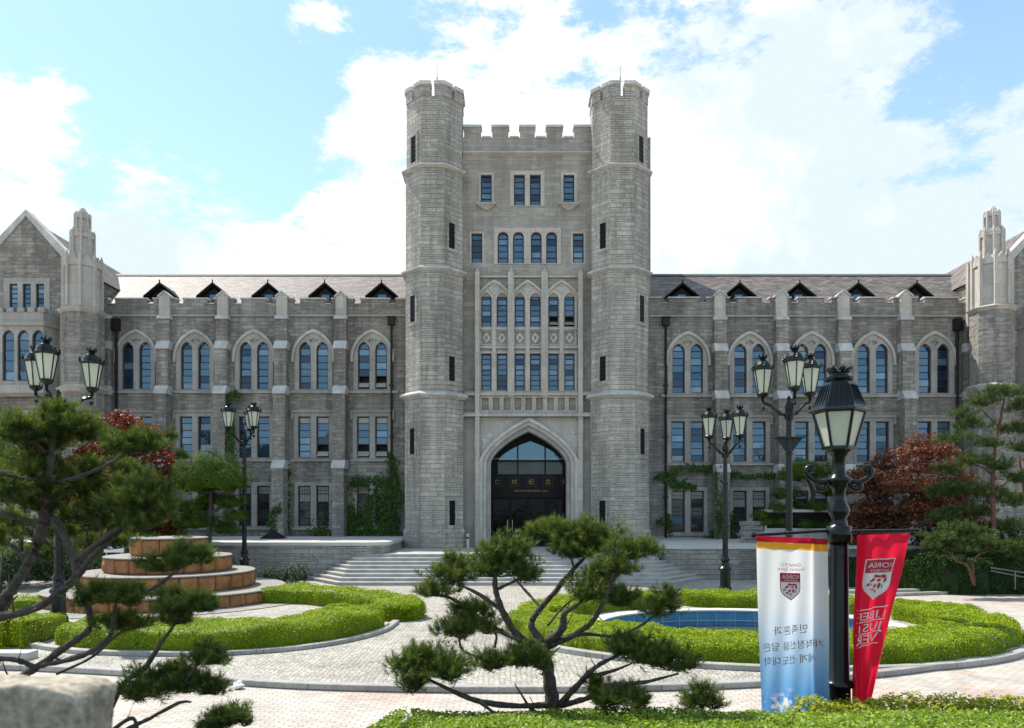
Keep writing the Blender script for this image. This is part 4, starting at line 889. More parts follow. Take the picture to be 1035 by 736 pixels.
def pine_crown(t, pads, tufts, length, per, width, mat='pine', up=.75, twigs=True, dens=None, tw=.006):
    Ps, As = [], []; tot = sum(r[0] * r[1] for _, r in pads); mb = MB()
    for c, r in pads:
        k_ = max(12, int(tufts * (r[0] * r[1]) / tot)); nc = max(7, int(round(26 * (r[0] * r[1] / (max(q[0] * q[1] for _, q in pads))) ** .6))); C0, _ = pad_points(c, np.array(r) * .95, nc, .5, .15); PP = []
        for q in C0:
            sc_ = RNG.uniform(.22, .40); S_, u_ = pad_points(q, (r[0] * sc_, r[1] * sc_, max(r[2] * .40, r[0] * .16)), max(3, k_ // nc), .5, .2); PP.append(S_); As.append(unit(u_ * .8 + np.array([0, 0, .8]) + RNG.normal(size=u_.shape) * .25))
        P = np.vstack(PP); k_ = len(P); Ps.append(P)
        if twigs:
            o = np.array(c) - np.array([0, 0, r[2] * .35])
            for i in RNG.choice(k_, min(k_, 26), False): mb.tube([o + (P[i] - o) * .1, o + (P[i] - o) * .6 - np.array([0, 0, .04 * r[2]]), P[i]], [tw, tw * .7, tw * .4], 4)
    P, A = np.vstack(Ps), np.vstack(As); V, Fl, v = needles(P, A, length, per, width, up)
    cr = np_mesh('crown', V, Fl, v, M[mat], t)
    if twigs: mb.build('twigs', M['bark'], t)
    return cr

# ------------------------------------------------------------------ hedges
def GP(pts, z=0): return [G(x, y, z) for x, y in pts]
ringp = lambda a, b, a0, a1, n=40: [(PC[0] + a * math.cos(R(a0 + (a1 - a0) * i / n)), PC[1] + b * math.sin(R(a0 + (a1 - a0) * i / n))) for i in range(n + 1)]
hedge('long curved box hedge round the near side of the pool', ringp(5.92, 5.0, 183, 383), 1.8, .52, leaf=.042, dens=1700)
hedge('low box hedge behind the left half of the pool, left of the lamp post', ringp(5.75, 4.75, 176, 101), 1.6, .46, leaf=.05, dens=1000)
hedge('low box hedge behind the pool between the lamp post and white banner', ringp(5.75, 4.75, 97, 30), 1.6, .46, leaf=.05, dens=1000)
def off(path, d):
    P = [np.array(p) for p in smooth([tuple(q) for q in path], 5)]; out = []
    for i, p in enumerate(P):
        t = P[min(i + 1, len(P) - 1)] - P[max(i - 1, 0)]; t = t / np.linalg.norm(t); out.append(tuple(p + np.array((-t[1], t[0])) * d))
    return out
fh = GP([(38, 653), (80, 659), (140, 661.5), (220, 661.5), (290, 657), (345, 649), (382, 639), (396, 630)])
hedge('bright box hedge curving in front of the tiered stone mound, right of the lamp post', off(fh, 1.0), 1.9, .58, leaf=.042, dens=1700)
strip('kerb', off(fh, -.12), .2, .10, M['kerb'])
lh = GP([(-150, 652), (-60, 655), (0, 656), (28, 655), (56, 649)])
hedge('bright box hedge at the left edge, left of the lamp post', off(lh, 1.1), 2.1, .64, leaf=.042, dens=1700)
hedge('narrow box hedge curving behind the mound towards the steps', GP([(262, 605), (310, 605.5), (358, 609), (394, 616), (410, 625)], .1), 1.45, .55, leaf=.05, dens=1000)
hedge('small box hedge strip behind the lamp post at far left', GP([(-40, 613), (10, 613.5), (45, 611.5), (70, 608)], .1), 1.2, .4, leaf=.055, dens=600)
def bk(x, y): return max(bank(x, y), 0) - .06
hedge('clipped low hedge along the bottom edge in front of the pine and banners', smooth([(-1.35, 7.1), (-.6, 7.6), (.8, 7.75), (3, 7.6), (6.5, 7.6)], 8), 1.95, .45, leaf=.048, dens=2400, mat='fronthedge', base=bk, lump=.03)
b_ = [((x, 8.75 + random.uniform(-.1, .1), .90 + random.uniform(-.05, .03)), (.3, .28, .2)) for x in np.linspace(3.5, 6.9, 13)]
bush('yellow green leafy shrubs behind the front hedge below the red banner', b_, .045, 22000, 'yellowleaf', core=False)
# dark planted banks at both sides
hb = [(16.0, 30.6), (18.5, 31.0), (21, 31.2), (25, 31.4)]
hedge('broad dark green shrub bank below the maple at right', hb, 3.6, 1.5, leaf=.085, dens=800, mat='darkleaf', lump=.16, name='shrub_bank')
hedge('dark green shrubs in front of the right terrace behind the red banner', [(11.5, 33.6), (14, 33.2), (16, 32.6)], 2.2, 1.1, leaf=.085, dens=800, mat='darkleaf', lump=.12, name='shrub_bank')
bush('dark rounded shrub at the lower right edge beside the path', [((20.2, 29.9, .3), (1.1, .8, .55)), ((22.2, 29.6, .3), (1.3, .8, .6))], .08, 9000, 'darkleaf', core=False)
b_ = []
for i in range(16): b_.append(((-27 + i * .95 + random.uniform(-.3, .3), 31.6 + random.uniform(-.6, .6), .65 + random.uniform(-.1, .25)), (.85, .8, .7)))
bush('dark green azalea shrubs behind the mound at left', b_, .09, 40000, 'darkleaf', core=False)
b_ = []
for i in range(9): b_.append(((-24 + i * 1.15 + random.uniform(-.3, .3), 33.4 + random.uniform(-.4, .4), 1.35 + random.uniform(-.1, .3)), (.9, .8, .6)))
bush('pale green flowering shrubs on the bank behind the mound at left', b_, .09, 20000, 'fronthedge', core=False)
bush('small leafy plant at the foot of the lamp post beside the mound', [((-9.6, 33.6, .35), (.6, .5, .5)), ((-10.6, 33.4, .3), (.6, .5, .4))], .08, 3000, 'darkleaf', core=False)

# ------------------------------------------------------------------ pines of the foreground
def c7(x, y): return (380 + x * .3478, 500 + y * .3478)
def c6(x, y): return (x * .2802, 530 + y * .2802)
def c5(x, y): return (x * .3396, 330 + y * .3396)
def limb(conv, Y, pts, sc):                          # (x, y, depth offset, radius in photo pixels of that crop)
    out = []
    for x, y, dy, r in pts:
        px, py = conv(x, y); w_ = W(px, py, Y + dy); out.append((w_.x, w_.y, w_.z, r * .84 * sc * Y / F))
    return out
def pads_of(conv, Y, L, sc, depth=.85, grow=1.0):
    out = []
    for x, y, rx, ry, dy in L:
        px, py = conv(x, y); w_ = W(px, py, Y + dy); k_ = grow * sc * (Y + dy) / F; out.append((tuple(w_), (rx * k_, max(rx, ry) * k_ * depth, ry * k_)))
    return out
PY = 9.0
t = thing('pine_tree', tuple(W(559, 722, PY)), 'sculpted pine with spreading bare limbs at centre front, before the steps', 'pine tree')
bb = bank(W(559, 722, PY).x, PY)
L = [[(515, 668, 0, 32), (515, 630, 0, 29), (508, 560, 0, 25), (496, 490, 0, 23), (486, 435, 0, 22)],
     [(486, 440, 0, 17), (420, 418, -.1, 15), (368, 340, -.2, 12), (346, 262, -.25, 9), (352, 215, -.25, 5)],
     [(425, 425, -.1, 10), (330, 380, .2, 8), (220, 302, .3, 6), (135, 292, .3, 3)], [(365, 335, -.2, 8), (300, 290, -.1, 6), (250, 265, 0, 4)], [(352, 275, -.25, 6), (395, 255, -.3, 5), (430, 240, -.3, 3)],
     [(486, 435, 0, 15), (452, 380, .1, 12), (470, 340, .15, 11), (512, 292, .2, 10), (570, 222, .25, 8), (625, 165, .3, 5)], [(480, 330, .15, 6), (440, 285, .35, 5), (400, 240, .45, 3)],
     [(500, 425, 0, 15), (540, 392, -.2, 14), (548, 345, -.25, 10), (580, 325, -.3, 6), (618, 290, -.3, 3)], [(500, 440, 0, 14), (590, 400, -.2, 10), (642, 350, -.3, 8), (688, 245, -.35, 7), (712, 195, -.35, 4)],
     [(560, 415, -.1, 8), (610, 405, .1, 7), (700, 410, .2, 6), (770, 380, .3, 5), (815, 345, .3, 3)], [(570, 250, .25, 5), (572, 200, .3, 4), (540, 140, .3, 3)], [(500, 380, .1, 5), (540, 330, .4, 4), (580, 300, .4, 3)],
     [(525, 618, 0, 12), (600, 540, -.3, 10), (640, 500, -.4, 8), (720, 458, -.4, 4)], [(610, 530, -.3, 7), (680, 515, -.4, 6), (745, 490, -.5, 3)], [(540, 612, 0, 11), (620, 590, -.4, 9), (690, 555, -.5, 8), (780, 545, -.6, 6), (880, 520, -.6, 3)],
     [(505, 612, 0, 11), (400, 614, -.3, 10), (290, 598, -.5, 9), (205, 562, -.55, 6), (140, 530, -.6, 3)], [(300, 600, -.5, 7), (355, 645, -.6, 4)], [(290, 470, .1, 4), (252, 452, .2, 5), (240, 415, .2, 3)], [(346, 445, .2, 5), (345, 400, .3, 4), (280, 370, .3, 3)]]
limb_tree(t, [limb(c7, PY, p, .3478) for p in L], 'bark', .01)
pad = [(380, 185, 82, 48, -.25), (352, 225, 60, 40, -.2), (225, 238, 72, 42, .2), (165, 285, 50, 26, .3), (440, 238, 48, 30, -.3), (500, 118, 70, 34, .3), (590, 130, 75, 46, .2), (560, 170, 60, 30, .1), (650, 145, 85, 50, .3), (745, 172, 70, 44, -.3), (690, 215, 55, 30, -.4),
       (620, 290, 68, 44, -.3), (655, 240, 48, 32, .3), (700, 312, 60, 30, .1), (820, 335, 62, 44, .3), (850, 292, 26, 26, .3), (278, 350, 60, 28, .3), (240, 402, 66, 36, .2), (318, 395, 40, 26, .2), (165, 500, 95, 52, -.6), (108, 490, 46, 38, -.6), (215, 530, 55, 32, -.5), (120, 560, 44, 22, -.6),
       (345, 490, 60, 40, -.35), (420, 482, 62, 40, -.4), (480, 490, 44, 40, -.45), (775, 470, 80, 40, -.4), (720, 450, 56, 34, -.4), (860, 500, 66, 30, -.6), (700, 590, 70, 32, -.5), (760, 610, 40, 24, -.6), (640, 560, 34, 22, -.3), (665, 610, 46, 20, -.5)]
pine_crown(t, pads_of(c7, PY, pad, .3478, .85, 1.12), 5900, .078, 34, .0060)
t = thing('pine_shrub', tuple(W(709, 722, 9.2)), 'little pine bush at the front hedge, right of the sculpted pine', 'shrub')
limb_tree(t, [limb(c7, 9.2, [(950, 665, 0, 8), (948, 620, 0, 6), (945, 590, 0, 3)], .3478)], 'bark')
pine_crown(t, pads_of(c7, 9.2, [(945, 600, 50, 34, 0), (915, 615, 36, 24, -.1), (980, 612, 36, 28, .1), (945, 575, 22, 22, 0)], .3478), 170, .075, 34, .006)
LY = 6.2
t = thing('pine_tree', (-4.6, 6.2, .9), 'big dark pine at the left edge with twisted limbs over the mound', 'pine tree')
L5 = [[(85, 705, .17, 20), (115, 640, .2, 22), (134, 570, .2, 22), (140, 480, .1, 18), (152, 400, 0, 13), (162, 300, 0, 6)], [(0, 432, -.4, 7), (45, 448, -.3, 6), (110, 455, -.1, 5)], [(0, 550, -.2, 8), (60, 572, -.1, 8), (125, 585, .1, 9)],
      [(150, 560, .2, 13), (190, 620, .1, 12), (225, 700, 0, 13), (232, 745, 0, 14)], [(225, 695, 0, 10), (300, 640, -.2, 10), (345, 605, -.25, 8), (405, 575, -.3, 5), (450, 520, -.3, 4)], [(150, 470, .1, 8), (230, 448, -.1, 7), (300, 420, -.2, 6), (368, 385, -.3, 4)], [(300, 440, .3, 4), (385, 460, .3, 4), (460, 470, .4, 3)],
      [(20, 640, .3, 7), (70, 690, .3, 9), (80, 760, .3, 9)], [(260, 600, .5, 4), (255, 680, .5, 5), (230, 760, .5, 6)], [(350, 500, .6, 4), (330, 590, .6, 5), (300, 640, .6, 6)], [(140, 380, 0, 7), (80, 320, -.2, 5), (50, 290, -.2, 3)], [(155, 350, 0, 6), (230, 310, .2, 4), (270, 280, .3, 3)], [(120, 470, .1, 6), (40, 430, .4, 4)]]
L6 = [[(-120, 420, .2, 42), (-10, 300, .1, 34), (40, 240, .1, 24), (100, 140, .15, 20), (150, 50, .2, 18), (165, -40, .2, 16)], [(-40, 330, 0, 20), (30, 330, 0, 19), (150, 290, -.1, 17), (262, 205, -.1, 17), (330, 120, -.15, 13), (440, 15, -.2, 10)],
      [(190, -10, .1, 11), (245, 75, .05, 12), (285, 225, 0, 13), (330, 360, 0, 16), (240, 440, 0, 15), (125, 520, .05, 16), (60, 560, .1, 18), (-60, 640, .2, 26)], [(-40, 485, 0, 10), (50, 488, 0, 11), (130, 515, .05, 12)], [(150, 510, 0, 12), (300, 472, -.1, 12), (395, 405, -.2, 10), (412, 325, -.25, 8), (420, 270, -.25, 4)],
      [(205, 540, .1, 6), (330, 480, .1, 6), (420, 400, 0, 5), (470, 380, 0, 3)], [(400, 660, -.3, 12), (450, 570, -.3, 11), (520, 520, -.3, 11), (580, 430, -.3, 9), (620, 375, -.3, 6), (660, 320, -.3, 4)], [(400, 655, -.3, 10), (330, 780, -.3, 14), (280, 860, -.3, 18)], [(460, 740, -.3, 10), (540, 700, -.35, 8), (645, 645, -.4, 7), (690, 640, -.4, 4)], [(500, 760, -.3, 7), (470, 700, -.3, 8), (340, 800, -.3, 10)], [(510, 255, -.3, 6), (570, 220, -.35, 7), (625, 178, -.4, 6), (660, 150, -.4, 3)], [(290, 240, 0, 8), (400, 260, -.2, 6), (515, 252, -.3, 6)], [(650, 590, -.4, 5), (720, 500, -.5, 4)]]
limb_tree(t, [limb(c5, LY, p, .3396) for p in L5] + [limb(c6, LY, p, .2802) for p in L6], 'bark', .012)
P5 = [(165, 270, 95, 60, 0), (80, 300, 70, 40, -.2), (255, 290, 70, 36, .2), (165, 225, 50, 30, 0), (60, 270, 50, 28, -.3), (130, 340, 75, 36, .2), (400, 350, 75, 46, -.3), (440, 335, 50, 36, -.2), (380, 420, 55, 30, .3), (440, 510, 100, 62, -.3), (380, 480, 50, 40, -.1), (490, 545, 40, 36, -.35), (430, 580, 60, 30, -.3),
      (90, 430, 85, 55, .1), (30, 480, 60, 60, -.2), (170, 470, 75, 60, .15), (110, 520, 70, 40, .2), (270, 420, 50, 40, .3), (260, 480, 66, 56, .4), (300, 550, 60, 50, .5), (330, 480, 50, 44, .5), (230, 560, 50, 40, .4), (20, 390, 36, 36, .3), (100, 385, 60, 36, .3), (350, 580, 50, 36, .6), (30, 570, 50, 30, .3), (190, 600, 50, 30, .5), (340, 640, 40, 26, .7), (270, 640, 40, 26, .6), (20, 630, 40, 30, .5)]
P6 = [(400, 262, 110, 46, -.25), (330, 280, 60, 30, -.2), (470, 280, 66, 34, -.3), (590, 155, 70, 36, -.35), (700, 122, 80, 40, -.4), (650, 130, 60, 34, -.4), (660, 300, 100, 44, -.3), (600, 290, 50, 40, -.3), (740, 305, 60, 30, -.4), (630, 350, 60, 30, -.3), (430, 370, 80, 32, 0), (500, 365, 50, 24, 0), (720, 490, 72, 38, -.5), (780, 495, 56, 22, -.5), (560, 600, 100, 56, -.3), (660, 590, 90, 50, -.35), (750, 600, 62, 36, -.4), (490, 620, 56, 40, -.3), (620, 545, 60, 30, -.3), (820, 715, 80, 34, -.3), (770, 745, 60, 30, -.3), (890, 720, 30, 20, -.3)]
pine_crown(t, pads_of(c5, LY, [(x, y + (34 if y < 330 else 14), rx, ry, q) for x, y, rx, ry, q in P5], .3396, .85, .98) + pads_of(c6, LY, P6, .2802, .85, 1.0), 7600, .056, 34, .0046, tw=.004)

# ------------------------------------------------------------------ trees by the building
def leaf_tree(name, label, base, limbs, pads, leaf, n, mat, bark='bark', cat='tree', flat=.6, fill=.5, group=None, aspect=.55, core=False):
    t = thing(name, base, label, cat, group); limb_tree(t, limbs, bark, .01)
    Vs, Fs, vs, b = [], [], [], 0; tot = sum(r[0] * r[1] for _, r in pads)
    for c, r in pads:
        k_ = int(n * r[0] * r[1] / tot); P, u = pad_points(c, r, k_, flat, fill); V, Fl, v = leaves(P, u * (1.2 if core else .5) + np.array([0, 0, .5 if core else .8]), leaf, spread=.4 if core else .8, aspect=aspect)
        Vs.append(V); Fs.append(Fl + b); vs.append(np.clip(v * .7 + RNG.uniform(0, .3), 0, 1)); b += len(V)
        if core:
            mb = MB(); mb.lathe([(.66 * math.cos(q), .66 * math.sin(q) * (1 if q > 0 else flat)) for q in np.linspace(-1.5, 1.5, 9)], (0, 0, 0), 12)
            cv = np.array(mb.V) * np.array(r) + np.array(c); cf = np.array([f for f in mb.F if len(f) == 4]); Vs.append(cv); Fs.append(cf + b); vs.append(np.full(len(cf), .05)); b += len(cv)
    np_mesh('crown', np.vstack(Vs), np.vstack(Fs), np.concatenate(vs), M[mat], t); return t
def ident(x, y): return (x, y)
def px_limbs(Y, L): return [limb(ident, Y, p, 1) for p in L]
def px_pads(Y, L, depth=.9): return pads_of(ident, Y, L, 1, depth)
def layered(x0, x1, ytop, ybot, n, dy, rx, ry, seed):  # pads filling a dome between the given photo columns and rows
    rr = random.Random(seed); out = []
    for i in range(n):
        u = rr.uniform(-1, 1); v = rr.random() ** 1.0; w_ = math.sqrt(max(0, 1 - u * u)); cx = (x0 + x1) / 2 + u * (x1 - x0) / 2 * .85
        top = ybot - (ybot - ytop) * (w_ ** .55); out.append((cx, top + (ybot - top) * v * .95 + ry, rx * rr.uniform(.6, 1.2), ry * rr.uniform(.7, 1.3), rr.uniform(-dy, dy) * w_))
    return out
leaf_tree('maple_tree', 'dark red maple tree in front of the right range, behind the red banner', (17.9, 35.6, .5),
          px_limbs(36, [[(905, 580, 0, 4), (912, 540, 0, 3.6), (922, 500, .2, 2.6), (930, 470, .3, 1.2)], [(912, 535, 0, 2.6), (890, 500, -.3, 2), (872, 470, -.4, 1)], [(915, 530, 0, 2.6), (950, 500, .3, 2), (975, 470, .4, 1)], [(940, 575, .2, 3.4), (945, 540, .2, 3), (955, 500, 0, 1.6)]]),
          px_pads(36, layered(850, 994, 434, 550, 105, 2.2, 17, 9, 3)), .16, 36000, 'maple', flat=.5)
leaf_tree('maple_tree', 'bright red maple tree behind the big pine at left', (-18.4, 34.5, .6),
          px_limbs(34.5, [[(108, 590, 0, 4), (110, 540, 0, 3.5), (112, 490, .2, 2.4), (112, 440, .3, 1.2)], [(110, 530, 0, 2.6), (85, 490, -.3, 2), (70, 460, -.4, 1)], [(111, 520, 0, 2.6), (140, 480, .3, 2), (150, 455, .4, 1)]]),
          px_pads(34.5, layered(46, 180, 410, 530, 85, 2.0, 16, 9, 5)), .16, 28000, 'maplered', flat=.5)
t = leaf_tree('clipped_tree', 'rounded clipped tree with layered green pads left of the terrace', (-13.3, 33.3, .2),
          px_limbs(33.3, [[(213, 582, 0, 4.2), (211, 545, 0, 3.4), (213, 520, 0, 3), (214, 480, 0, 2)], [(212, 525, 0, 2), (190, 512, .2, 1.2)], [(212, 520, 0, 2), (236, 505, -.2, 1.2)]]),
          px_pads(33.3, [(213, 482, 36, 24, 0), (198, 489, 21, 15, -.5), (230, 488, 21, 15, -.4), (213, 472, 24, 15, 0), (232, 508, 17, 9, -.2), (196, 512, 16, 8, .1), (214, 505, 18, 9, .6), (238, 522, 14, 8, -.1), (205, 528, 20, 9, .3), (228, 535, 15, 8, .2), (190, 530, 15, 8, .2)]), .06, 60000, 'topiary', flat=.55, fill=.7, core=True)
leaf_tree('cloud_pruned_tree', 'cloud pruned tree with round green pads on the right terrace, behind the stone sign', (14.9, 39.6, 1.6),
          px_limbs(38.5, [[(818, 560, 0, 4), (815, 520, 0, 3.4), (822, 500, 0, 2.6), (815, 482, 0, 1.6)], [(816, 530, 0, 2.2), (790, 520, -.3, 1.4), (775, 516, -.3, 1)], [(818, 525, 0, 2), (845, 515, .2, 1.4)], [(818, 515, 0, 2), (797, 500, .2, 1.2)], [(818, 545, 0, 2), (800, 530, -.3, 1.2)]]),
          px_pads(38.5, [(815, 476, 27, 12, 0), (800, 482, 14, 8, -.3), (795, 499, 17, 8, -.2), (845, 496, 20, 9, .2), (770, 521, 11, 8, -.3), (786, 514, 12, 7, -.3), (790, 528, 12, 7, -.2), (826, 513, 14, 7, -.3), (815, 530, 12, 6, -.4), (850, 520, 16, 8, .2), (776, 528, 10, 6, -.4), (838, 530, 12, 6, -.1), (805, 510, 10, 6, .4)]), .065, 36000, 'topiary', flat=.6, fill=.7, core=True)
def mid_pine(label, base, Y, L0, pads, tufts, mat='pinelight', ln=.17, bark='redbark', per=26, wd=.017, name='pine_tree', cat='pine tree'):
    t = thing(name, base, label, cat); L = [[(x, y, dy, r * .62) for x, y, dy, r in p] for p in L0]; limb_tree(t, px_limbs(Y, L), bark, .02); pine_crown(t, px_pads(Y, pads), tufts, ln, per, wd, mat, .7, False, tw=.012); return t
mid_pine('tall thin pine with pale needles and reddish stem at the right edge', (19.2, 30.5, .8), 30.5,
         [[(1003, 585, 0, 5), (1004, 540, 0, 4.4), (1003, 490, 0, 3.8), (1006, 450, .1, 3), (1012, 420, .1, 2.2), (1016, 398, .1, 1.2)], [(1005, 450, 0, 1.8), (985, 440, -.2, 1.4), (968, 446, -.3, .8)], [(1008, 430, 0, 1.6), (990, 412, .2, 1)], [(1010, 440, 0, 1.6), (1030, 425, -.2, 1.2), (1050, 420, 0, .8)], [(1004, 480, 0, 2), (985, 470, .3, 1.4), (960, 476, .4, .8)], [(1004, 500, 0, 2), (1025, 480, -.2, 1.2)], [(1040, 590, .5, 4), (1038, 520, .5, 3.4), (1030, 460, .5, 2)], [(960, 588, .8, 3.4), (978, 520, .6, 3), (975, 480, .6, 1.4)]],
         [(1016, 398, 20, 7, 0), (992, 408, 16, 6, .2), (1034, 412, 18, 8, -.2), (972, 420, 12, 5, -.2), (985, 432, 16, 6, .2), (1025, 436, 18, 7, .3), (965, 446, 14, 6, -.3), (1000, 450, 14, 5, -.4), (1036, 455, 16, 8, 0), (960, 476, 16, 8, .4), (985, 468, 16, 8, .4), (1012, 474, 16, 7, -.2), (1030, 486, 18, 8, -.2), (975, 495, 22, 9, .5), (950, 500, 16, 8, .7), (1000, 500, 18, 8, .3), (1024, 510, 20, 8, .5), (985, 518, 20, 8, .6), (955, 525, 18, 8, .8), (1015, 535, 18, 7, .5)], 2600)
mid_pine('low spreading pine with bent red stem on the dark bank at right', (15.9, 28.9, .5), 28.6,
         [[(985, 592, 0, 2.6), (978, 572, 0, 2.6), (966, 566, 0, 2.2), (960, 552, 0, 1.4)], [(985, 590, 0, 2), (984, 566, 0, 2), (1000, 556, 0, 1.4), (1020, 552, 0, .8)], [(966, 564, 0, 1.4), (950, 552, 0, .8)]],
         [(950, 545, 18, 8, 0), (968, 538, 18, 7, .1), (940, 553, 10, 6, -.2), (985, 548, 20, 7, -.1), (965, 556, 18, 7, -.2), (990, 540, 12, 5, .2), (1000, 556, 16, 7, .2), (1020, 552, 14, 8, .3), (1030, 562, 14, 8, .4)], 1300, ln=.14)
mid_pine('slender dark pine against the left range behind the clipped tree', (-15.2, 36.5, .8), 37.5,
         [[(172, 580, 0, 3), (172, 520, 0, 2.6), (170, 470, 0, 1.8), (172, 440, 0, 1)]],
         [(172, 442, 12, 7, 0), (162, 458, 14, 7, .3), (182, 462, 13, 7, -.2), (170, 478, 18, 8, .3), (158, 495, 18, 8, .2), (184, 492, 16, 8, .3), (170, 512, 22, 9, .3), (150, 520, 20, 10, .2), (188, 520, 18, 9, .4), (165, 540, 26, 10, .5)], 1700, 'pine', .17, 'bark')
mid_pine('dense dark green pine at the far left behind the big pine', (-22.5, 34, .6), 33,
         [[(20, 590, 0, 5), (22, 530, 0, 4), (24, 470, 0, 3), (22, 425, 0, 1.4)], [(-25, 590, .5, 5), (-22, 500, .5, 3.5), (-20, 440, .5, 1.4)]],
         [(22, 425, 20, 9, 0), (5, 445, 24, 11, .3), (38, 450, 22, 10, -.2), (15, 470, 28, 12, .2), (48, 480, 24, 12, .3), (-10, 485, 28, 12, 0), (20, 505, 32, 13, .2), (60, 515, 28, 12, .4), (80, 535, 26, 10, .4), (0, 530, 34, 12, .3), (45, 540, 32, 12, .4), (100, 550, 22, 9, .5), (130, 540, 22, 10, .5), (115, 525, 20, 9, .4)], 4200, 'pine', .17, 'bark')

b_ = [((20.2 + i * .9 + random.uniform(-.2, .2), 34 + random.uniform(-.5, .5), random.uniform(1.2, 2.6)), (1.0, .9, 1.0)) for i in range(9)]
bush('dense dark evergreen shrubs behind the pines at the right edge', b_, .13, 16000, 'darkleaf', core=False)
# ------------------------------------------------------------------ ivy on the walls
def ivy(label, strands, Y, leaf=.15, dens=26):
    P = []; N = []; mb = MB()
    for pts, wd in strands:
        s = [W(x, y, Y + (e[0] if e else 0)) for x, y, *e in pts]; q = smooth([tuple(p) for p in s], 6); mb.tube(q, [.025] * len(q), 5); Ls = sum(np.linalg.norm(q[i + 1] - q[i]) for i in range(len(q) - 1))
        k_ = int(dens * Ls * (1 + wd * 2.6)); i = RNG.uniform(0, len(q) - 1.001, k_); f = (i % 1)[:, None]; i = i.astype(int); qa = np.array(q); B = qa[i] * (1 - f) + qa[i + 1] * f
        g = RNG.normal(size=(k_, 3)) * np.array([wd * .5, .05, wd * .5]); g[:, 1] = -np.abs(g[:, 1]) - .04; P.append(B + g); N.append(np.tile([0, -1, .35], (k_, 1)))
    P, N = np.vstack(P), np.vstack(N); V, Fl, v = leaves(P, N.astype(float), leaf, spread=.5, aspect=.8)
    t = thing('ivy', tuple(P[np.argmin(P[:, 2])]), label, 'ivy'); np_mesh('foliage', V, Fl, v, M['ivy'], t); mb.build('stem', M['bark'], t); return t
YI = YW - .12
ivy('thick ivy over the ground floor window beside the left tower', [([(398, 545), (397, 520), (399, 490), (396, 460)], .35), ([(396, 485), (380, 488), (365, 487), (354, 490)], .4), ([(392, 545), (370, 542), (345, 545)], .9), ([(352, 545), (350, 525), (347, 508)], .8), ([(372, 545), (374, 520), (376, 500)], .4), ([(392, 540), (388, 515), (392, 490)], .55), ([(360, 540), (358, 520)], .6), ([(404, 500, -.8), (408, 512, -.8)], .3)], YI, dens=60)
ivy('thin ivy climbing the buttress beside the far left lamp post', [([(234, 465, -.4), (233, 440, -.3), (231, 420, -.2), (229, 400, -.1)], .28), ([(231, 405, -.2), (238, 398, 0), (240, 402, 0)], .3), ([(232, 420, -.3), (236, 440, -.3)], .2)], YW - .35, dens=60)
ivy('wispy ivy strands beside the third buttress of the left range', [([(291, 540), (290, 510), (289, 485), (290, 472)], .22), ([(276, 538, -.9), (274, 525, -.9), (279, 516, -.9), (283, 514, -.9)], .25), ([(289, 500), (294, 498)], .2)], YI, dens=55)
ivy('small ivy bush under a ground floor window of the left range', [([(312, 541), (322, 538), (330, 536)], .5)], YI - .2, dens=60)
ivy('long ivy spreading sideways and up the first buttress of the right range', [([(677, 486), (680, 478), (695, 474), (712, 475), (724, 473)], .3), ([(662, 483), (672, 482), (684, 488), (692, 490)], .25), ([(728, 545, -.9), (727, 520, -.9), (727, 490, -.8), (726, 476, -.8)], .3), ([(737, 545), (740, 530), (738, 522)], .4), ([(716, 545), (725, 542), (745, 545)], .4), ([(737, 485), (737, 475)], .25), ([(740, 478), (755, 482), (775, 481), (790, 480)], .16), ([(677, 540), (676, 520)], .18), ([(664, 527), (672, 528)], .2), ([(678, 492), (690, 492), (702, 492)], .2)], YI, dens=55)
# ------------------------------------------------------------------ tiered stone mound
t = thing('tiered_stone_mound', (*FC, 0), 'round mound of four orange rough stone tiers with pale flat tops', 'stone mound')
TI = [(4.1, 0, .47), (3.0, .47, 1.06), (2.18, 1.06, 1.63), (1.33, 1.63, 2.28)]
for k_, (r, z0, z1) in enumerate(TI):
    mb = MB(); n = max(9, int(2 * math.pi * r / .62)); a0 = random.random()
    for i in range(n):                               # rough-faced blocks side by side round the tier
        a, b = a0 + 2 * math.pi * i / n + .009 / r, a0 + 2 * math.pi * (i + 1) / n - .009 / r; nu, nv = 11, 8; V = []; Fc = []
        for iv in range(nv):
            for iu in range(nu):
                u, v = iu / (nu - 1), iv / (nv - 1); an = a + (b - a) * u; e = min(u, 1 - u, v, 1 - v)
                rr = r - .09 + (.0 if e == 0 else .035 + min(e * 4, 1) ** .5 * .045 + .05 * mnoise.noise((an * r * 3.1, v * 2 + k_ * 7, r)) + .03 * mnoise.noise((an * r * 8, v * 5 + k_ * 7, r))) ; z = z0 + (z1 - z0 - .05) * v
                V.append((FC[0] + rr * math.cos(an), FC[1] + rr * math.sin(an), z))
        for iv in range(nv - 1):
            for iu in range(nu - 1): q = iv * nu + iu; Fc.append((q, q + 1, q + nu + 1, q + nu))
        mb.put(V, Fc)
    tr = mb.build('stone_tier', M['orange'], t); MB().lathe([(r - .085, z0 - .01), (r - .085, z1 - .052)], (*FC, 0), 64).build('mortar', M['soil'], tr)
    MB().lathe([(r - .06, z1 - .05), (r + .0, z1 - .045), (r, z1 - .012), (r - .015, z1)], (*FC, 0), 72).build('tier_top', M['tiertop'], tr)
for i in range(14):
    a, r = random.uniform(0, 6.28), random.uniform(.2, 1.1); 
MB().lathe([(5.1, .0), (5.1, .025)], (*FC, 0), 72).build('apron', M['tiertop'], t)
bush('tiny green plants growing on top of the stone mound', [((FC[0] + random.uniform(-.9, 1.0), FC[1] + random.uniform(-.7, .2), 2.3), (.13, .13, .07)) for _ in range(9)], .05, 500, 'darkleaf', name='small_plants', cat='plant', core=False)

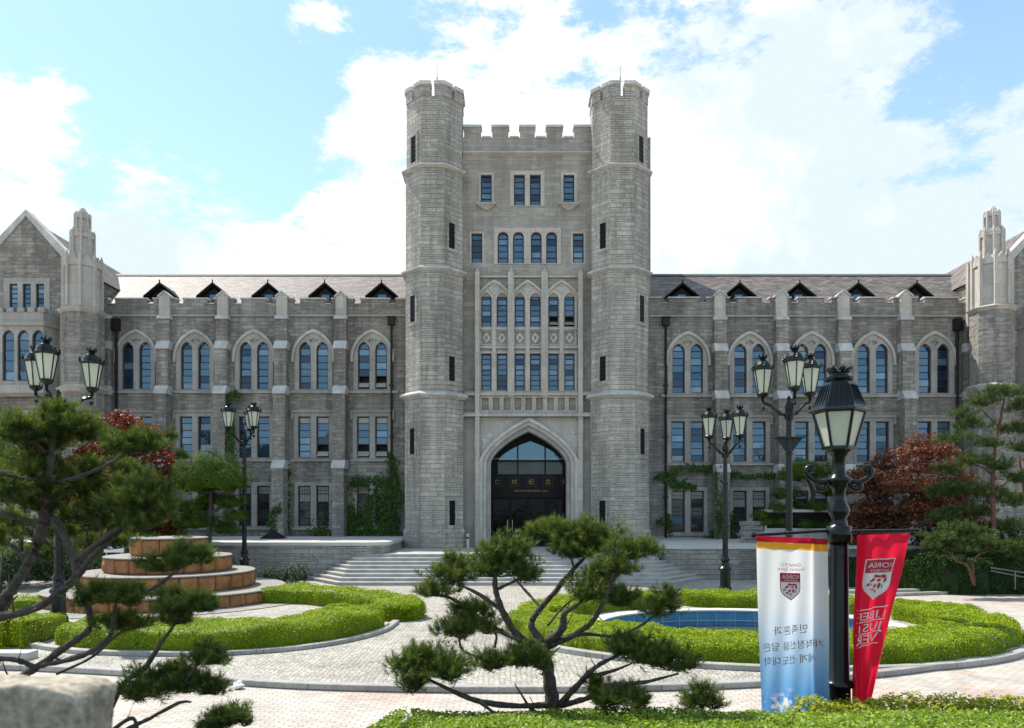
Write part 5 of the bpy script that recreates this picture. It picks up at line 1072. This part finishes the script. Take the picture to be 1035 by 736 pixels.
# ------------------------------------------------------------------ lamp posts
def lantern(t, c, s, az, big=False):
    """six-sided tapering lantern; c is the seat at the bottom"""
    x, y, z = c; m = MB()
    r0, r1, h = .155 * s, .275 * s, .66 * s
    m.lathe([(.03 * s, -.10 * s), (.06 * s, -.06 * s), (.03 * s, -.02 * s), (.09 * s, .02 * s), (.15 * s, .06 * s), (.185 * s, .13 * s), (.17 * s, .15 * s)], c, 12)
    zg = z + .15 * s
    for k_ in range(6):
        a = az + k_ * math.pi / 3; m.tube([(x + r0 * math.cos(a), y + r0 * math.sin(a), zg), (x + r1 * math.cos(a), y + r1 * math.sin(a), zg + h)], .018 * s, 5)
    zt = zg + h
    m.lathe([(r1 * 1.04, 0), (r1 * 1.2, .02 * s), (r1 * 1.2, .07 * s), (r1 * .95, .10 * s)], (x, y, zt), 6, az)
    m.lathe([(r1 * .92, .09 * s), (r1 * .9, .15 * s), (r1 * .68, .25 * s), (r1 * .36, .31 * s), (r1 * .30, .34 * s), (r1 * .45, .37 * s), (r1 * .42, .40 * s), (r1 * .15, .41 * s)], (x, y, zt), 12)
    for k_ in range(6):
        a = az + k_ * math.pi / 3; q = (x + r1 * 1.14 * math.cos(a), y + r1 * 1.14 * math.sin(a), zt + .06 * s)
        m.lathe([(.03 * s, 0), (.045 * s, .04 * s), (.02 * s, .08 * s), (.03 * s, .10 * s), (.004 * s, .14 * s)], q, 6)
        q = (x + r1 * .42 * math.cos(a), y + r1 * .42 * math.sin(a), zt + .39 * s); m.lathe([(.02 * s, 0), (.03 * s, .04 * s), (.004 * s, .09 * s)], q, 5)
    o = m.build('lantern', M['lamp'], t, False)
    g = MB().lathe([(r0 * .96, 0), (r1 * .97, h)], (x, y, zg), 6, az); g.build('glass', M['lampglass'], o); return o
def tri_lamp(label, x, y, hub, angs, arm, s, group='tall lamp posts with three lanterns', shelf=False):
    t = thing('lamp_post', (x, y, 0), label, 'lamp post', group); mat = M['lamp']
    MB().lathe([(.30, 0), (.30, .12), (.26, .16), (.24, .30), (.20, .36), (.19, .95), (.23, 1.0), (.23, 1.06), (.15, 1.14), (.13, 1.3), (.17, 1.34), (.17, 1.4), (.11, 1.5)], (x, y, 0), 16).build('base', M['navy'] if x < 0 else mat, t)
    MB().lathe([(.105, 1.45), (.10, 2.6), (.125, 2.62), (.125, 2.68), (.095, 2.7), (.085, hub - 1.35), (.11, hub - 1.33), (.11, hub - 1.27), (.08, hub - 1.25), (.075, hub - .35), (.12, hub - .3), (.14, hub - .2), (.09, hub - .1), (.12, hub), (.10, hub + .1), (.05, hub + .22), (.075, hub + .27), (.02, hub + .36)], (x, y, 0), 14).build('pole', mat, t)
    if shelf:
        zs = wz(442, y); MB().box(x - .40, x + .40, y - .22, y + .22, zs - .03, zs).put([(x - .38, y - .02, zs - .03), (x - .08, y - .02, zs - .03), (x - .08, y - .02, zs - .42), (x - .38, y + .02, zs - .03), (x - .08, y + .02, zs - .03), (x - .08, y + .02, zs - .42)], [(0, 2, 1), (3, 4, 5), (0, 3, 5, 2), (0, 1, 4, 3), (1, 2, 5, 4)]).put([(x + .38, y - .02, zs - .03), (x + .08, y - .02, zs - .03), (x + .08, y - .02, zs - .42), (x + .38, y + .02, zs - .03), (x + .08, y + .02, zs - .03), (x + .08, y + .02, zs - .42)], [(0, 1, 2), (3, 5, 4), (0, 2, 5, 3), (0, 3, 4, 1), (1, 4, 5, 2)]).build('bracket_shelf', mat, t)
    for a in angs:
        a = R(a); ux, uy = math.cos(a), math.sin(a)
        P = [(x + ux * d * arm, y + uy * d * arm, hub + h) for d, h in ((.05, -.12), (.25, -.16), (.5, -.02), (.75, .16), (.92, .20), (1, .24))]
        m = MB().tube([tuple(p) for p in smooth(P, 4)], .045, 8)
        for d, h in ((.35, -.12), (.98, .06)): m.lathe([(.03, -.06), (.07, 0), (.03, .06)], (x + ux * d * arm, y + uy * d * arm, hub + h), 8)
        m.build('arm', mat, t); lantern(t, (x + ux * arm, y + uy * arm, hub + .36), s, a)
    return t
tri_lamp('big three lantern lamp post rising out of the left pine', wx(59, 21.0), 21.0, wz(407, 21), (282, 162, 42), .84, 1.0)
tri_lamp('three lantern lamp post before the left range, beside the clipped tree', wx(247, 34), 34.0, wz(443, 34), (206, 86, 326), .68, .95)
tri_lamp('three lantern lamp post right of the right tower, rising behind the pool hedge', wx(733, 28.7), 28.7, wz(454, 28.7), (189, 69, 309), .65, .98)
tri_lamp('big three lantern lamp post with a small shelf, rising behind the white banner', wx(797.5, 21.5), 21.5, wz(413, 21.5), (261, 141, 21), .76, 1.0, shelf=True)
# single lantern in front
EY = 9.5; ex = wx(848, EY); k_ = EY / F
def ez(py): return wz(py, EY)
t = thing('lamp_post', (ex, EY, bank(ex, EY)), 'dark single lantern lamp post in front, carrying the two banners', 'lamp post')
zb_ = bank(ex, EY)
MB().lathe([(.26, zb_ - .1), (.26, zb_ + .25), (.2, zb_ + .3), (11.5 * k_, zb_ + .34), (11 * k_, ez(694)), (15 * k_, ez(693)), (15.5 * k_, ez(691)), (14 * k_, ez(688.5)), (10 * k_, ez(686)), (8.7 * k_, ez(560)), (8.7 * k_, ez(545))], (ex, EY, 0), 20).build('pole', M['lamp'], t, True)
MB().lathe([(12 * k_, ez(548)), (12 * k_, ez(532)), (8 * k_, ez(531)), (8 * k_, ez(528)), (7 * k_, ez(524)), (10 * k_, ez(519)), (10.5 * k_, ez(515)), (7.5 * k_, ez(509)), (6 * k_, ez(505)), (6.3 * k_, ez(495)), (9 * k_, ez(492)), (9 * k_, ez(489)), (12 * k_, ez(487)), (12.5 * k_, ez(484.5)), (9 * k_, ez(482)), (6.5 * k_, ez(478)), (6 * k_, ez(472)), (6.8 * k_, ez(462)), (10 * k_, ez(458)), (13 * k_, ez(456)), (13.5 * k_, ez(453.5))], (ex, EY, 0), 20).build('baluster', M['lamp'], t, True)
def scroll(sg):
    pts = [(9, 485.5), (18, 487.5), (26, 485), (32, 480), (33, 475), (30, 472), (27, 474), (28, 477)]
    m = MB().tube([(ex + sg * p[0] * k_, EY, ez(p[1])) for p in smooth(pts, 5)], [3.0 * k_, 3.1 * k_] * 2 + [2.8 * k_] * 32, 8) if False else MB().tube([(ex + sg * p[0] * k_, EY, ez(p[1])) for p in smooth(pts, 5)], 2.6 * k_, 8)
    m.tube([(ex + sg * p[0] * k_, EY, ez(p[1])) for p in smooth([(10, 488), (15, 494), (21, 494), (22, 489), (18, 488)], 5)], 2.4 * k_, 8)
    m.lathe([(1 * k_, -.03), (4.2 * k_, 0), (1 * k_, .03)], (ex + sg * 29.5 * k_, EY, ez(475)), 8)
    return m.build('scroll_arm', M['lamp'], t, True)
scroll(-1); scroll(1)
az = R(90)
m = MB(); r0, r1 = 14.2 * k_, 24.3 * k_; zg, zt = ez(453), ez(416.5)
for j in range(6):
    a = az + j * math.pi / 3 + R(8); m.tube([(ex + r0 * math.cos(a), EY + r0 * math.sin(a), zg), (ex + r1 * math.cos(a), EY + r1 * math.sin(a), zt)], 1.5 * k_, 6)
m.lathe([(14 * k_, zg - .03), (16.4 * k_, zg - .02), (16.4 * k_, zg + .02)], (ex, EY, 0), 6, az + R(8))
m.lathe([(24.6 * k_, zt - .02), (28.4 * k_, zt), (28.4 * k_, zt + .018), (26.2 * k_, zt + .04), (22 * k_, ez(405)), (15 * k_, ez(388)), (13 * k_, ez(384.5))], (ex, EY, 0), 6, az + R(8))
m.lathe([(13.5 * k_, ez(385)), (14.5 * k_, ez(383.5)), (14.5 * k_, ez(382)), (9 * k_, ez(380)), (8.5 * k_, ez(378)), (10 * k_, ez(377)), (8 * k_, ez(375.5))], (ex, EY, 0), 16)
for j in range(6):                                   # ribs of the roof and the leaf crown
    for u in (-.55, -.28, 0, .28, .55):
        a0, a1 = az + R(8) + j * math.pi / 3, az + R(8) + (j + 1) * math.pi / 3; q0 = np.array((math.cos(a0), math.sin(a0))); q1 = np.array((math.cos(a1), math.sin(a1))); f = .5 + u * .8
        d = q0 * (1 - f) + q1 * f; m.tube([(ex + d[0] * 24.8 * k_, EY + d[1] * 24.8 * k_, ez(411)), (ex + d[0] * 16.4 * k_, EY + d[1] * 16.4 * k_, ez(390))], .7 * k_, 5)
    a = az + j * math.pi / 3; ux, uy = math.cos(a), math.sin(a)
    m.tube([(ex + ux * d_ * k_, EY + uy * d_ * k_, ez(p)) for d_, p in ((6, 377), (8, 374.5), (10.5, 373), (12, 374))], [3.0 * k_, 3.4 * k_, 2.6 * k_, 1.4 * k_], 6)
ln = m.build('lantern', M['lamp'], t)
MB().lathe([(r0 * .96, zg), (r1 * .97, zt - .005)], (ex, EY, 0), 6, az + R(8)).build('glass', M['lampglass'], ln)
BYW, BYR = EY - .10, EY - .10
cb = MB().tube([(wx(760, EY), EY - .05, ez(541)), (wx(838, EY), EY, ez(536.5))], .022, 8).tube([(wx(838, EY), EY, ez(538)), (wx(925, EY), EY - .08, ez(536))], .022, 8)
cb.lathe([(.02, -.03), (.035, 0), (.02, .03)], (wx(760, EY), EY - .05, ez(541)), 8); cb.build('banner_rail', M['lamp'], t)

# ------------------------------------------------------------------ banners (seen from the back, so the print reads mirrored)
def cloth(name, label, fn, nu, nv, mat):
    V = [fn(i / (nu - 1), j / (nv - 1)) for j in range(nv) for i in range(nu)]; Fc = [(j * nu + i, j * nu + i + 1, (j + 1) * nu + i + 1, (j + 1) * nu + i) for j in range(nv - 1) for i in range(nu - 1)]
    me = D.meshes.new(name); me.from_pydata([tuple(v) for v in V], [], Fc); uv = me.uv_layers.new(name='UVMap')
    vi = np.empty(len(me.loops), np.int32); me.loops.foreach_get('vertex_index', vi)
    uv.data.foreach_set('uv', np.stack([(vi % nu) / (nu - 1), (vi // nu) / (nv - 1)], 1).astype(np.float32).ravel())
    me.polygons.foreach_set('use_smooth', [True] * len(Fc)); me.materials.append(mat); me.update(); o = link(name, me); return tag(o, label, 'banner')
def cloth_mat(name, colour, trans):
    m, tt = new_mat(name); c = colour(tt) if callable(colour) else colour
    p = tt.add('ShaderNodeBsdfPrincipled', {'Base Color': c if not isinstance(c, tuple) else (*c, 1), 'Roughness': .55, 'Specular IOR Level': .3})
    tr = tt.add('ShaderNodeBsdfTranslucent', {'Color': c if not isinstance(c, tuple) else (*c, 1)}); finish(tt, tt.add('ShaderNodeMixShader', {0: trans, 1: p.outputs[0], 2: tr.outputs[0]}).outputs[0]); return m
def white_col(tt):
    uv = tt.add('ShaderNodeUVMap').outputs[0]; s = tt.add('ShaderNodeSeparateXYZ', {0: uv}); u, v = s.outputs[0], s.outputs[1]
    g = tt.ramp(v, (0, (.78, .77, .76)), (.36, (.76, .77, .79)), (.52, (.60, .70, .80)), (.74, (.26, .47, .72)), (.92, (.10, .32, .66)), (1, (.14, .36, .68)))
    n = tt.noise(tt.vm('MULTIPLY', uv, (5, 9, 1)), 1.2, 6, .65); e = tt.math('ADD', n, tt.math('MULTIPLY', tt.math('ABSOLUTE', tt.math('SUBTRACT', u, .3)), -.55))
    cl_ = tt.math('MULTIPLY', tt.rng(e, .42, .5, 0, 1), tt.rng(v, .85, .91, 0, 1)); cl_ = tt.math('MINIMUM', tt.math('MAXIMUM', cl_, 0), 1)
    g = tt.mix(cl_, g, (.8, .8, .8)); g = tt.mix(tt.math('LESS_THAN', v, .072), g, (.80, .36, .03)); return tt.mix(tt.math('LESS_THAN', v, .033), g, (.42, .008, .03))
for ob in D.objects: pass
def fw(u, v):
    x = np.interp(u, [0, 1], [764.5, 833.5]) + (4.5 * v if u < .5 else 0) * (1 - u) ; xl = 764.5 + 5.5 * v; xr = 833.5 + .5 * v; px = xl + (xr - xl) * u
    top = 541.5 + (544.5 - 541.5) * u if u < .86 else 544.5; py = top + (721.5 - top) * v
    dy = .035 * math.sin(u * 9 + 1.2 + v * 1.5) * (.25 + .75 * v) + .018 * math.sin(u * 21 + v * 5) * (.3 + .7 * v) - .09 * max(0, u - .84) / .16 * 1.0 + .05 * math.exp(-((u - .86) / .05) ** 2)
    p = W(px, py, BYW); return Vector((p.x, BYW + dy, p.z))
whiteb = cloth('banner', 'white and blue banner with orange top stripe, left of the front lamp post', fw, 56, 90, cloth_mat('white_banner_cloth', white_col, .58))
def fr_(u, v):
    xl = np.interp(v, [0, .25, .55, 1], [861.5, 860, 857.5, 861.5]); xr = np.interp(v, [0, .4, .7, 1], [920.5, 902, 889, 876.5]); px = xl + (xr - xl) * u; py = (541 - 2.5 * u) + (727 - 541) * v
    f = max(0, .16 - u) / .16; dy = -.13 * f + .03 * math.sin(u * 8 + v * 5 + .6) * (.3 + .7 * v) + .016 * math.sin(u * 19 - v * 9) + .08 * math.exp(-((u - .17) / .035) ** 2) * (1 - .3 * v)
    dy += .02 * math.sin((u * .9 + v * 1.4) * 14) * math.exp(-((u - .75) / .2) ** 2)
    p = W(px, py, BYR); return Vector((p.x, BYR + dy, p.z))
redb = cloth('banner', 'crimson hanging banner twisted to a narrow foot, right of the front lamp post', fr_, 56, 90, cloth_mat('red_banner_cloth', (.70, .012, .045), .55))
tag(whiteb, group=None)
def on_cloth(name, V, Fc, fn, m, parent, d=.006):    # print laid on a cloth: (u, v) outline points
    def pos(u, v):
        p = fn(u, v); e = 1e-3; n = (fn(u + e, v) - p).cross(fn(u, v + e) - p); n.normalize()
        if n.y > 0: n = -n
        return p + n * d
    return mesh_obj(name, [pos(*q) for q in V], Fc, m, parent)
def cloth_text(txt, fn, u0, v0, hu, ratio, m, parent, align='CENTER', slant=0.0, space=1.0, name='lettering', clipu=None, d=.006):
    """mirrored text; hu is letter size in u, ratio converts to v"""
    me = text_mesh(txt, 1, align, 0, space); V = []; keep = []
    for v in me.vertices: V.append((u0 - v.co.x * hu, v0 - v.co.y * hu * ratio - (-v.co.x * hu) * slant))
    Fc = [tuple(p.vertices) for p in me.polygons if clipu is None or all(V[i][0] > clipu for i in p.vertices)]
    D.meshes.remove(me); return on_cloth(name, V, Fc, fn, m, parent, d)
AR = 69 / 179.0                                      # banner width : height
BP, RP, WP, PP = M['brown_print'], M['red_print'], M['white_print'], M['pink_print']
for i, (tx, u0, v0) in enumerate((('민족혼과', .48, .545), ('개척정신을 담은', .50, .632), ('세계 선도대학', .46, .715))): cloth_text(tx, fw, u0, v0, (.145, .136, .142)[i], AR, BP, whiteb, slant=.035)
cloth_text('Global KU', fw, .50, .165, .072, AR, PP, whiteb); cloth_text('Frontier Spirit', fw, .50, .190, .072, AR, PP, whiteb)
def shield(fn, u0, v0, w_, h_, parent, border, field, ink, band, txt, skew=0.0, spread=1.0):
    def q(a, b): return (u0 + a * w_ + b * skew, v0 + b * h_)
    def sh(k_, a0=0): 
        o = [(-.5, 0), (.5, 0), (.5, .55)] + [(.49, .64), (.45, .72), (.37, .80), (.26, .87), (.13, .94), (0, 1)]; o += [(-a, b) for a, b in o[-2:1:-1]]
        return [(a * k_, .5 + (b - .5) * (1 - (1 - k_) * w_ / h_ * .6)) for a, b in o]
    def fan(pts, m, d, nm):
        # fine strips so that the print follows the folds
        ys = sorted(set([p[1] for p in pts])); n = 14; V = []; Fc = []
        lo, hi = min(ys), max(ys); rows = np.linspace(lo, hi, 20)
        def half(b):
            xs_ = []
            for i in range(len(pts)):
                (x0, y0), (x1, y1) = pts[i - 1], pts[i]
                if (y0 - b) * (y1 - b) <= 0 and y0 != y1: xs_.append(x0 + (x1 - x0) * (b - y0) / (y1 - y0))
            return (min(xs_), max(xs_)) if xs_ else (0, 0)
        for b in rows:
            l, r = half(min(max(b, lo + 1e-4), hi - 1e-4))
            for i in range(n): V.append(q(l + (r - l) * i / (n - 1), b))
        for j in range(19):
            for i in range(n - 1): Fc.append((j * n + i, j * n + i + 1, (j + 1) * n + i + 1, (j + 1) * n + i))
        return on_cloth(nm, V, Fc, fn, m, parent, d)
    fan(sh(1), border, .004, 'emblem'); fan(sh(.93), field, .007, 'emblem_field')
    fan([(-.465, .02), (.465, .02), (.465, .33), (-.465, .33)], band, .010, 'emblem_band')
    cloth_text(txt[0], fn, u0 + .18 * skew, v0 + .205 * h_, w_ * .255, AR * spread, field if band is ink else border, parent, space=1.0, d=.016)
    cloth_text(txt[1], fn, u0 + .3 * skew, v0 + .305 * h_, w_ * .115, AR * spread, field if band is ink else border, parent, space=1.15, d=.016)
    # roaring tiger's head in brush strokes
    St = [[(-.30, .42), (-.18, .38), (-.02, .40), (.10, .37), (.18, .42), (.10, .45), (-.05, .45), (-.2, .47)], [(-.33, .46), (-.26, .44), (-.22, .52), (-.26, .60), (-.32, .55)], [(-.14, .50), (-.04, .48), (.02, .52), (-.06, .56)], [(.08, .47), (.20, .46), (.30, .52), (.26, .56), (.14, .52)], [(.28, .56), (.36, .60), (.38, .66), (.30, .64)], [(-.16, .60), (-.08, .58), (-.04, .66), (-.10, .74), (-.16, .68)], [(.0, .62), (.10, .60), (.16, .66), (.08, .70)], [(.10, .72), (.20, .69), (.28, .72), (.18, .77)], [(-.02, .76), (.06, .74), (.08, .80), (.0, .82)], [(-.24, .64), (-.2, .62), (-.2, .70), (-.24, .72)], [(.2, .58), (.27, .60), (.24, .64)]]
    V = []; Fc = []
    for s_ in St:
        b = len(V); V += [q(-a * 1.0, y) for a, y in s_]; Fc.append(tuple(range(b, len(V))))
    on_cloth('emblem_drawing', V, Fc, fn, ink, parent, .011)
shield(fw, .485, .203, .315, .155, whiteb, RP, WP, RP, RP, ('KOREA', 'UNIVERSITY'))
shield(fr_, .56, .135, .60, .225, redb, WP, WP, RP, RP, ('KOREA', 'UNIVERSITY'), -.03, .62)
for tx, v0, hh in (('LIBERTAS', .452, .30), ('JUSTITIA', .520, .33), ('VERITAS', .588, .36)):
    cloth_text(tx, fr_, .86 - (v0 - .45) * .5, v0, hh, .2, WP, redb, 'LEFT', slant=.03, name='lettering', clipu=.19)
for v0 in (.396, .464, .531, .598):
    on_cloth('rule', [(.2 + (.68 - (v0 - .425) * .4) * i / 12, v0 - .006 + .022 * (1 - i / 12) + d_ * .005) for d_ in (0, 1) for i in range(13)], [(i, i + 1, i + 14, i + 13) for i in range(12)], fr_, WP, redb)

# ------------------------------------------------------------------ small things
t = thing('name_monument', (wx(815, 38.2), 38.2, 1.6), 'grey stone sign with a black panel on the right terrace', 'sign')
y = 38.0
def sx(p): return wx(p, y)
def sz(p): return wz(p, y)
MB().box(sx(772), sx(866), y, y + .6, 1.55, sz(536)).build('plinth', M['granite'], t)
plate('stone_frame', [rect(sx(773), sx(864), sz(536) + .002, sz(515)), rect(sx(775.5), sx(861.5), sz(534), sz(517.8))], y + .05, .5, M['coping'], t)
MB().box(sx(774), sx(863), y + .14, y + .3, sz(535), sz(517)).build('panel', M['black'], t)
mb = MB()
for i in range(5): mb.box(sx(750 + random.uniform(0, 2)), sx(771.6 - random.uniform(0, .5)), y - .05 + random.uniform(-.05, .05), y + .55, 1.55 + i * .235, 1.55 + (i + 1) * .235 - .02)
mb.build('stacked_slabs', M['terrace'], t)
for px, k2, lab in ((276, 1.0, 'black pyramid roof light standing on the left terrace'),):
    c = W(px, 543, 40); mb = MB().prism([(c.x - .56, 39.5), (c.x + .56, 39.5), (c.x + .56, 40.6), (c.x - .56, 40.6)], 1.755, 1.80).prism([(c.x - .52, 39.54), (c.x + .52, 39.54), (c.x + .52, 40.56), (c.x - .52, 40.56)], 1.80, wz(536, 40), [(c.x - .01, 40.04), (c.x + .01, 40.04), (c.x + .01, 40.06), (c.x - .01, 40.06)])
    tag(mb.build('roof_light', M['dormer']), lab, 'roof light')
c = W(473, 553, 41.2); t = thing('ash_bin', (c.x, 41.0, 1.2), 'slim steel ash bin standing at the foot of the left tower', 'bin')
MB().lathe([(.16, 1.2), (.16, 1.24), (.125, 1.25), (.125, 1.92), (.15, 1.93), (.15, 1.98), (.05, 2.0)], (c.x, 41.0, 0), 14).build('body', M['steel'], t); MB().box(c.x - .07, c.x + .07, 40.86, 40.9, 1.7, 1.8).build('slot', M['black'], t)
c = G(241.5, 695.5); V = []; mb = MB().lathe([(.02, 0), (.09, .01), (.11, .05), (.08, .09), (.03, .12)], (c[0], c[1], .004), 9)
mb.V = [(x + random.gauss(0, .018), yy + random.gauss(0, .018), max(.002, z + random.gauss(0, .012))) for x, yy, z in mb.V]; tag(mb.build('crumpled_paper', M['paper']), 'crumpled white paper lying on the path before the kerb', 'litter')
a = G(-30, 669); b = G(27, 668); mb = MB().box(a[0], b[0], b[1], b[1] + .4, .0, .17)
o = mb.build('stone_block', M['coping']); tag(o, 'long pale granite block before the hedge at the left edge', 'stone block')
# big boulder-like coping stone beside the photographer
V = []; Fc = []; n = 40
x0, x1, y0, y1, z0, z1 = -3.4, wx(118, 3.2), 2.9, 3.2, 1.5, 2.60
def rb(u, v, w_):                                    # rounded box
    p = np.array((u, v, w_)); q = np.clip(p, -.9, .9); d = p - q; l = np.linalg.norm(d); p = q + (d / l * .1 if l > 0 else 0)
    P = np.array(((x0 + x1) / 2 + p[0] * (x1 - x0) / 2, (y0 + y1) / 2 + p[1] * (y1 - y0) / 2, (z0 + z1) / 2 + p[2] * (z1 - z0) / 2))
    for s_, am in ((3, .03), (9, .012), (26, .006)): P += am * np.array([mnoise.noise(Vector(P * s_) + Vector((k_ * 9.1, 0, 0))) for k_ in range(3)])
    return P
for ax in range(3):
    for sg in (-1, 1):
        b = len(V)
        for i in range(n):
            for j in range(n):
                c = [0, 0, 0]; c[ax] = sg; c[(ax + 1) % 3] = -1 + 2 * i / (n - 1); c[(ax + 2) % 3] = (-1 + 2 * j / (n - 1)) * sg; V.append(rb(*c))
        for i in range(n - 1):
            for j in range(n - 1): q = b + i * n + j; Fc.append((q, q + n, q + n + 1, q + 1))
o = mesh_obj('rough_stone', V, Fc, M['fieldstone'], smooth=True); tag(o, 'large rough granite stone close by in the lower left corner', 'stone')
t = thing('plant_sign', (wx(115, 31), 30.6, .9), 'small white plant sign among the shrubs at left', 'sign'); c = W(115, 555, 30.5)
MB().box(c.x - .40, c.x + .40, 30.5, 30.54, c.z - .14, c.z + .16).build('board', M['paper'], t)
mb = MB().box(c.x - .33, c.x - .29, 30.52, 30.56, .5, c.z - .14).box(c.x + .29, c.x + .33, 30.52, 30.56, .5, c.z - .14); mb.build('stand', M['steel'], t)
t = thing('handrail', (wx(1020, 29.8), 29.8, 1.0), 'grey metal handrail on the dark bank at right', 'handrail'); y = 29.0
for a, b in ((574, 580), (577, 585)): MB().tube([W(1002, a, y), W(1042, b, y + .2)], .03, 8).build('rail', M['railgrey'], t)
for px, p0 in ((1026, 577),): MB().tube([W(px, p0, y), W(px, 596, y)], .025, 8).build('rail_post', M['railgrey'], t)
